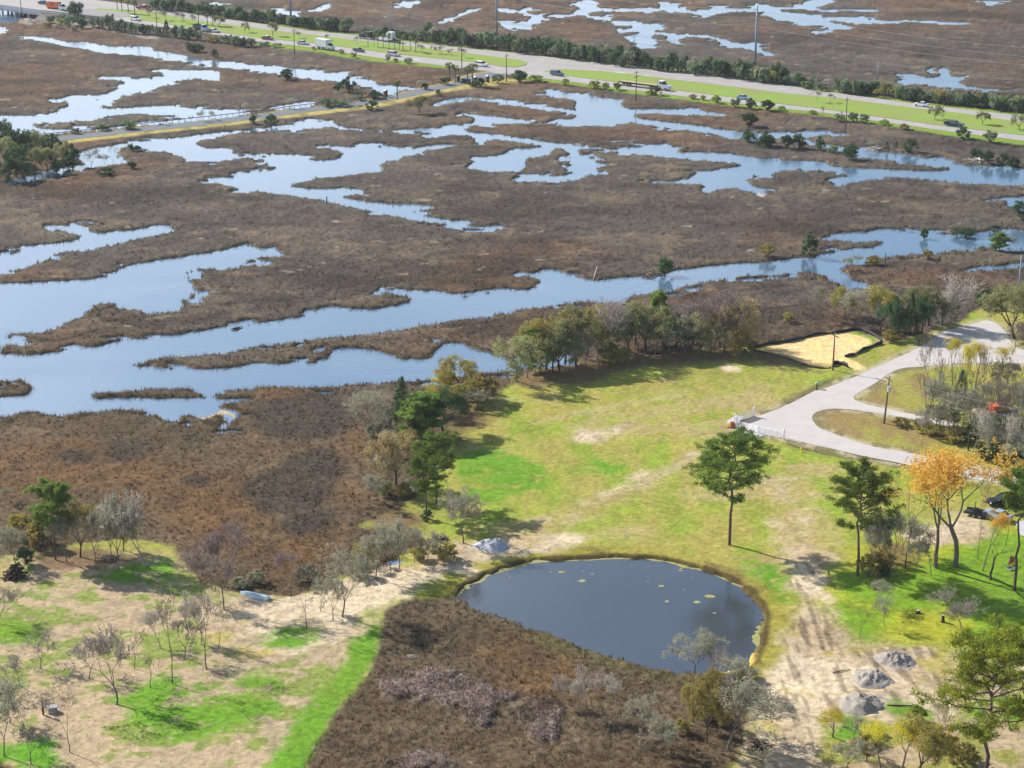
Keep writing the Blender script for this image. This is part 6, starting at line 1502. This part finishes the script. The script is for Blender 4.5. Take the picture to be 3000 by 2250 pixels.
wire(S_, -1.6, -1.0, 'uppermost wire between the tall steel poles', .05, 2); wire(S_, -1.6, -3.6, 'middle wire between the tall steel poles', .05, 2); wire(S_, -1.6, -6.2, 'lowest wire between the tall steel poles', .05, 2)
wire(['s0']+F_, -1.1, .1, 'near wire of the thin pole line beyond the highway', .05); wire(['s0']+F_, 1.1, .1, 'far wire of the thin pole line beyond the highway', .05); wire(['s0']+F_, 0, -2.6, 'low wire of the thin pole line beyond the highway', .045)
wire(N_, -1.1, .1, 'near wire along the near side of the highway', .03); wire(N_, 1.1, .1, 'far wire along the near side of the highway', .03)
wire(['r2', 'r3'], .5, .1, 'upper wire crossing in front of the thicket', .03, .6, 'side road wires'); wire(['r2', 'r3'], -.5, -1.2, 'lower wire crossing in front of the thicket', .03, .6, 'side road wires'); wire(['r1', 'r2'], 0, .1, 'wire across the side road between two poles', .02, .6, 'side road wires')
# signs
x, y = P(548, 38); e = empty('warning_sign', (x, y, 0), HH-.9); tag(e, 'yellow diamond warning sign beyond the highway', 'road sign'); MB().tube([(0, 0, 0), (0, 0, 3.0)], .06, 6).build('post', steel, e); MB().prism([(0, 1.9), (.75, 2.65), (0, 3.4), (-.75, 2.65)], -.05, -.02).build('sign_plate', paint('sign_yellow', (246, 196, 20), .5), e)
for k, (a, b_, l_) in enumerate([(2408, 330, 'left dark signpost plate on the near shoulder'), (2413, 332, 'right dark signpost plate on the near shoulder')]):
    x, y = P(a, b_); e = empty('small_signpost', (x, y, 0), HH); tag(e, l_, 'sign', 'pair of small signs by the shoulder'); MB().tube([(0, 0, 0), (0, 0, 1.9)], .05, 6).build('post', stick_d, e); MB().box(-.12, .12, -.1, -.06, .7, 2.0).build('sign_plate', mat('brown_sign', srgb(96, 60, 44, .6), .7) if k == 0 else bpy.data.materials['brown_sign'], e)
x, y = P(1478, 238); e = empty('information_board', (x, y, 0), HH-.4); tag(e, 'pale green board on two posts at the junction', 'sign')
for s in (-1, 1): MB().tube([(s*.8, 0, 0), (s*.8, 0, 2.6)], .06, 6).build('post', steel, e)
MB().box(-.9, .9, -.06, -.02, 1.2, 2.6).build('board', mat('back_of_board', srgb(150, 164, 160, .7), .6), e)
# entrance pillars
brick = mat('pillar_brick', srgb(96, 80, 70, .6), .9, var=.35, scale=7); capm = mat('pale_cap', srgb(220, 210, 200, .8), .7)
for a, b_, l_ in [(1343, 240, 'stone entrance pillar left of the four palms'), (1393, 244, 'stone entrance pillar under the rightmost entrance palm'), (1428, 241, 'stone entrance pillar right of the causeway mouth'), (1130, 284, 'lone dark pillar beside the causeway bushes')]:
    x, y = P(a, b_); e = empty('entrance_pillar', (x, y, .02), .7); tag(e, l_, 'pillar', 'entrance pillars of the causeway'); MB().box(-.45, .45, -.45, .45, 0, 1.9).build('shaft', brick, e); MB().box(-.58, .58, -.58, .58, 1.9, 2.08).prism([(-.5, 2.08), (.5, 2.08), (0, 2.4)], -.5, .5).build('cap', capm, e)
e = empty('entrance_wall', (*P(1350, 241), .02), heading(1345, 240, 1392, 243)); tag(e, 'dark low wall between the entrance pillars', 'wall'); MB().box(.2, 3.4, -.12, .12, 0, 1.3).build('wall_panel', brick, e); MB().box(.15, 3.45, -.18, .18, 1.3, 1.4).build('coping', capm, e)
# guard rail on the causeway
gp = px_poly('A1 372,1108 800,1064 1200,1017 1600,974 2000,930 2212,905 A2 300,880 600,846 900,806 1060,772'); gpts = [np.array(P(*q)) for q in gp]; o_ = Vector((*gpts[0], 0)); e = empty('guard_rail', o_); tag(e, 'long grey guard rail along the far side of the causeway', 'guard rail')
rail = [Vector((p[0]-o_.x, p[1]-o_.y, .95)) for p in gpts]; b = MB(); b.tube([(p.x, p.y, .85) for p in rail], .11, 6); b.build('rail', mat('weathered_rail', srgb(104, 104, 104, .6), .6), e)
L_ = [0]
for p, q in zip(rail, rail[1:]): L_.append(L_[-1]+(q-p).length)
for k in range(60):
    s = L_[-1]*k/59; MB().box(-.07, .07, -.07, .07, -.2, .85, at=(np.interp(s, L_, [p.x for p in rail]), np.interp(s, L_, [p.y for p in rail]))).build('post', stick_d, e)
# bridge at the top left
con = mat('bridge_concrete', srgb(188, 192, 198, .72), .8, var=.15, scale=.5); bz = 3.0
e0 = Vector((*P(-140*.36166, 34*.36166, bz), bz)); e1 = Vector((*P(340*.36166, 98*.36166, bz), bz)); e2 = Vector((*P(900*.36166, 152*.36166, .1), .1)); dirv = (e1-e0).normalized(); nrm = Vector((-dirv.y, dirv.x, 0))*16
e = empty('road_bridge', (0, 0, 0)); tag(e, 'pale concrete road bridge over the creek at top left', 'bridge')
def slab(a, b_, t_, m, nm, off0=Vector(), off1=nrm): 
    v = [a+off0, b_+off0, b_+off1, a+off1]; v = [p-Vector((0, 0, t_)) for p in v]+v
    return MB().add(v, [(3, 2, 1, 0), (4, 5, 6, 7), (0, 1, 5, 4), (1, 2, 6, 5), (2, 3, 7, 6), (3, 0, 4, 7)]).build(nm, m, e)
slab(e0, e1, .5, hwm, 'deck'); slab(e1, e2, .3, hwm, 'ramp')
up_ = Vector((0, 0, .85)); n1 = nrm.normalized()
slab(e0+up_, e1+up_, 1.5, con, 'parapet', -n1*.35, -n1*.01); slab(e1+up_, e2+up_*.6, .5, con, 'parapet', -n1*.35, -n1*.01)
slab(e0-Vector((0, 0, .5)), e1-Vector((0, 0, .5)), 1.0, con, 'girder', n1*.4, n1*1.2)
for f_ in (.08, .3, .52, .74, .93):
    p = e0.lerp(e1, f_)
    for o_ in (1.0, 5.5, 10.0, 14.5): q = p+n1*o_; MB().tube([(q.x, q.y, -1.2), (q.x, q.y, bz-1.3)], .45, 10).build('pier_column', con, e)
    q0 = p+n1*.3; q1 = p+n1*15.5; MB().tube([(q0.x, q0.y, bz-1.2), (q1.x, q1.y, bz-1.2)], .5, 6).build('pier_cap', con, e)
emb = mat('embankment_rubble', srgb(196, 180, 160, .75), .95, var=.5, scale=1.5, bump=1)
v = [e1-n1*.4, e2-n1*.4, e1-n1*7+dirv*1, e2-n1*2, e1+nrm, e2+nrm]; v = [Vector(p) for p in v]; v[2].z = -.25; v[3].z = -.2; v[0].z -= .35; v[1].z -= .35; v[4].z -= .35; v[5].z -= .35; v += [Vector((e1.x, e1.y, -.6))-dirv*3-n1*.4, Vector((e1.x, e1.y, -.6))-dirv*3+nrm]
MB().add(v, [(0, 2, 3, 1), (0, 1, 5, 4), (0, 6, 2), (0, 4, 7, 6)]).build('abutment', emb, e)
# ---------------------------------------------------------------- camera, sun, sky
cd = bpy.data.cameras.new('camera'); cd.lens = 72.0; cd.sensor_width = 36.0; cd.clip_start = 1; cd.clip_end = 20000
co = link(bpy.data.objects.new('camera', cd)); co.location = (0, 0, H); co.rotation_euler = (math.pi/2-PITCH, 0, 0)
SC.camera = co
EL = R(35); AZ = (-.82, .57)
sd = Vector((AZ[0]*math.cos(EL), AZ[1]*math.cos(EL), math.sin(EL))).normalized()
sl = bpy.data.lights.new('sun', 'SUN'); sl.energy = 5.0; sl.angle = R(.5); sl.color = (1, .95, .87)
so = link(bpy.data.objects.new('sun', sl)); so.rotation_euler = sd.to_track_quat('Z', 'Y').to_euler()
w = bpy.data.worlds.new('World'); SC.world = w; w.use_nodes = True; nt = w.node_tree
sk = nt.nodes.new('ShaderNodeTexSky'); sk.sky_type = 'NISHITA'; sk.sun_disc = False; sk.sun_elevation = EL; sk.sun_rotation = math.atan2(AZ[0], AZ[1])
sk.air_density = 1.0; sk.dust_density = .6; sk.ozone_density = 2.0
L = nt.links.new
# broken cloud added to the unseen sky, thicker low and left, whitening the water
tc = nt.nodes.new('ShaderNodeTexCoord'); mp = nt.nodes.new('ShaderNodeMapping'); mp.inputs['Scale'].default_value = (2.2, 2.2, 9); cn = nt.nodes.new('ShaderNodeTexNoise'); cn.inputs['Scale'].default_value = 1.6; cn.inputs['Detail'].default_value = 6; cn.inputs['Roughness'].default_value = .55
L(tc.outputs['Generated'], mp.inputs[0]); L(mp.outputs[0], cn.inputs['Vector'])
cr = nt.nodes.new('ShaderNodeMapRange'); cr.inputs[1].default_value = .46; cr.inputs[2].default_value = .66; cr.inputs[3].default_value = 0; cr.inputs[4].default_value = .6; L(cn.outputs['Fac'], cr.inputs[0])
cm = nt.nodes.new('ShaderNodeMix'); cm.data_type = 'RGBA'; cm.inputs[7].default_value = (11.5, 12.6, 14, 1); sx = nt.nodes.new('ShaderNodeSeparateXYZ'); L(tc.outputs['Generated'], sx.inputs[0])
def mth(op, a, b_):
    m = nt.nodes.new('ShaderNodeMath'); m.operation = op
    for i, q in enumerate((a, b_)):
        if isinstance(q, (int, float)): m.inputs[i].default_value = q
        else: L(q, m.inputs[i])
    return m.outputs[0]
lowf = mth('MULTIPLY', mth('SUBTRACT', .30, sx.outputs['Z']), 2.4); leftf = mth('MULTIPLY', sx.outputs['X'], -1.1)
tot = mth('ADD', mth('ADD', cr.outputs[0], lowf), leftf); tot = mth('MINIMUM', mth('MAXIMUM', tot, 0.0), .9)
tot = mth('MULTIPLY', tot, mth('MINIMUM', mth('MAXIMUM', mth('MULTIPLY', mth('SUBTRACT', .62, sx.outputs['Z']), 5.0), 0.0), 1.0))
L(tot, cm.inputs[0]); L(sk.outputs[0], cm.inputs[6]); L(cm.outputs[2], nt.nodes['Background'].inputs[0]); nt.nodes['Background'].inputs[1].default_value = .10
vs_ = SC.view_settings; vs_.view_transform = 'Standard'; vs_.look = 'None'; vs_.exposure = 0.6; vs_.gamma = 1
SC.cycles.max_bounces = 6; SC.cycles.diffuse_bounces = 2; SC.cycles.glossy_bounces = 2; SC.cycles.transmission_bounces = 2; SC.cycles.volume_bounces = 0; SC.cycles.transparent_max_bounces = 4
SC.cycles.use_adaptive_sampling = True; SC.cycles.adaptive_threshold = .02
# ---------------------------------------------------------------- air
hz = bpy.data.materials.new('haze_air'); hz.use_nodes = True; nt = hz.node_tree
for n in list(nt.nodes):
    if n.type != 'OUTPUT_MATERIAL': nt.nodes.remove(n)
pv = nt.nodes.new('ShaderNodeVolumePrincipled'); pv.inputs['Color'].default_value = (.80, .88, 1, 1); pv.inputs['Density'].default_value = .00006; pv.inputs['Anisotropy'].default_value = .2
nt.links.new(pv.outputs[0], nt.nodes['Material Output'].inputs['Volume'])
o = MB().box(-9500, 9500, -450, 9100, -2.4, 130).build('haze', hz); o['kind'] = 'stuff'
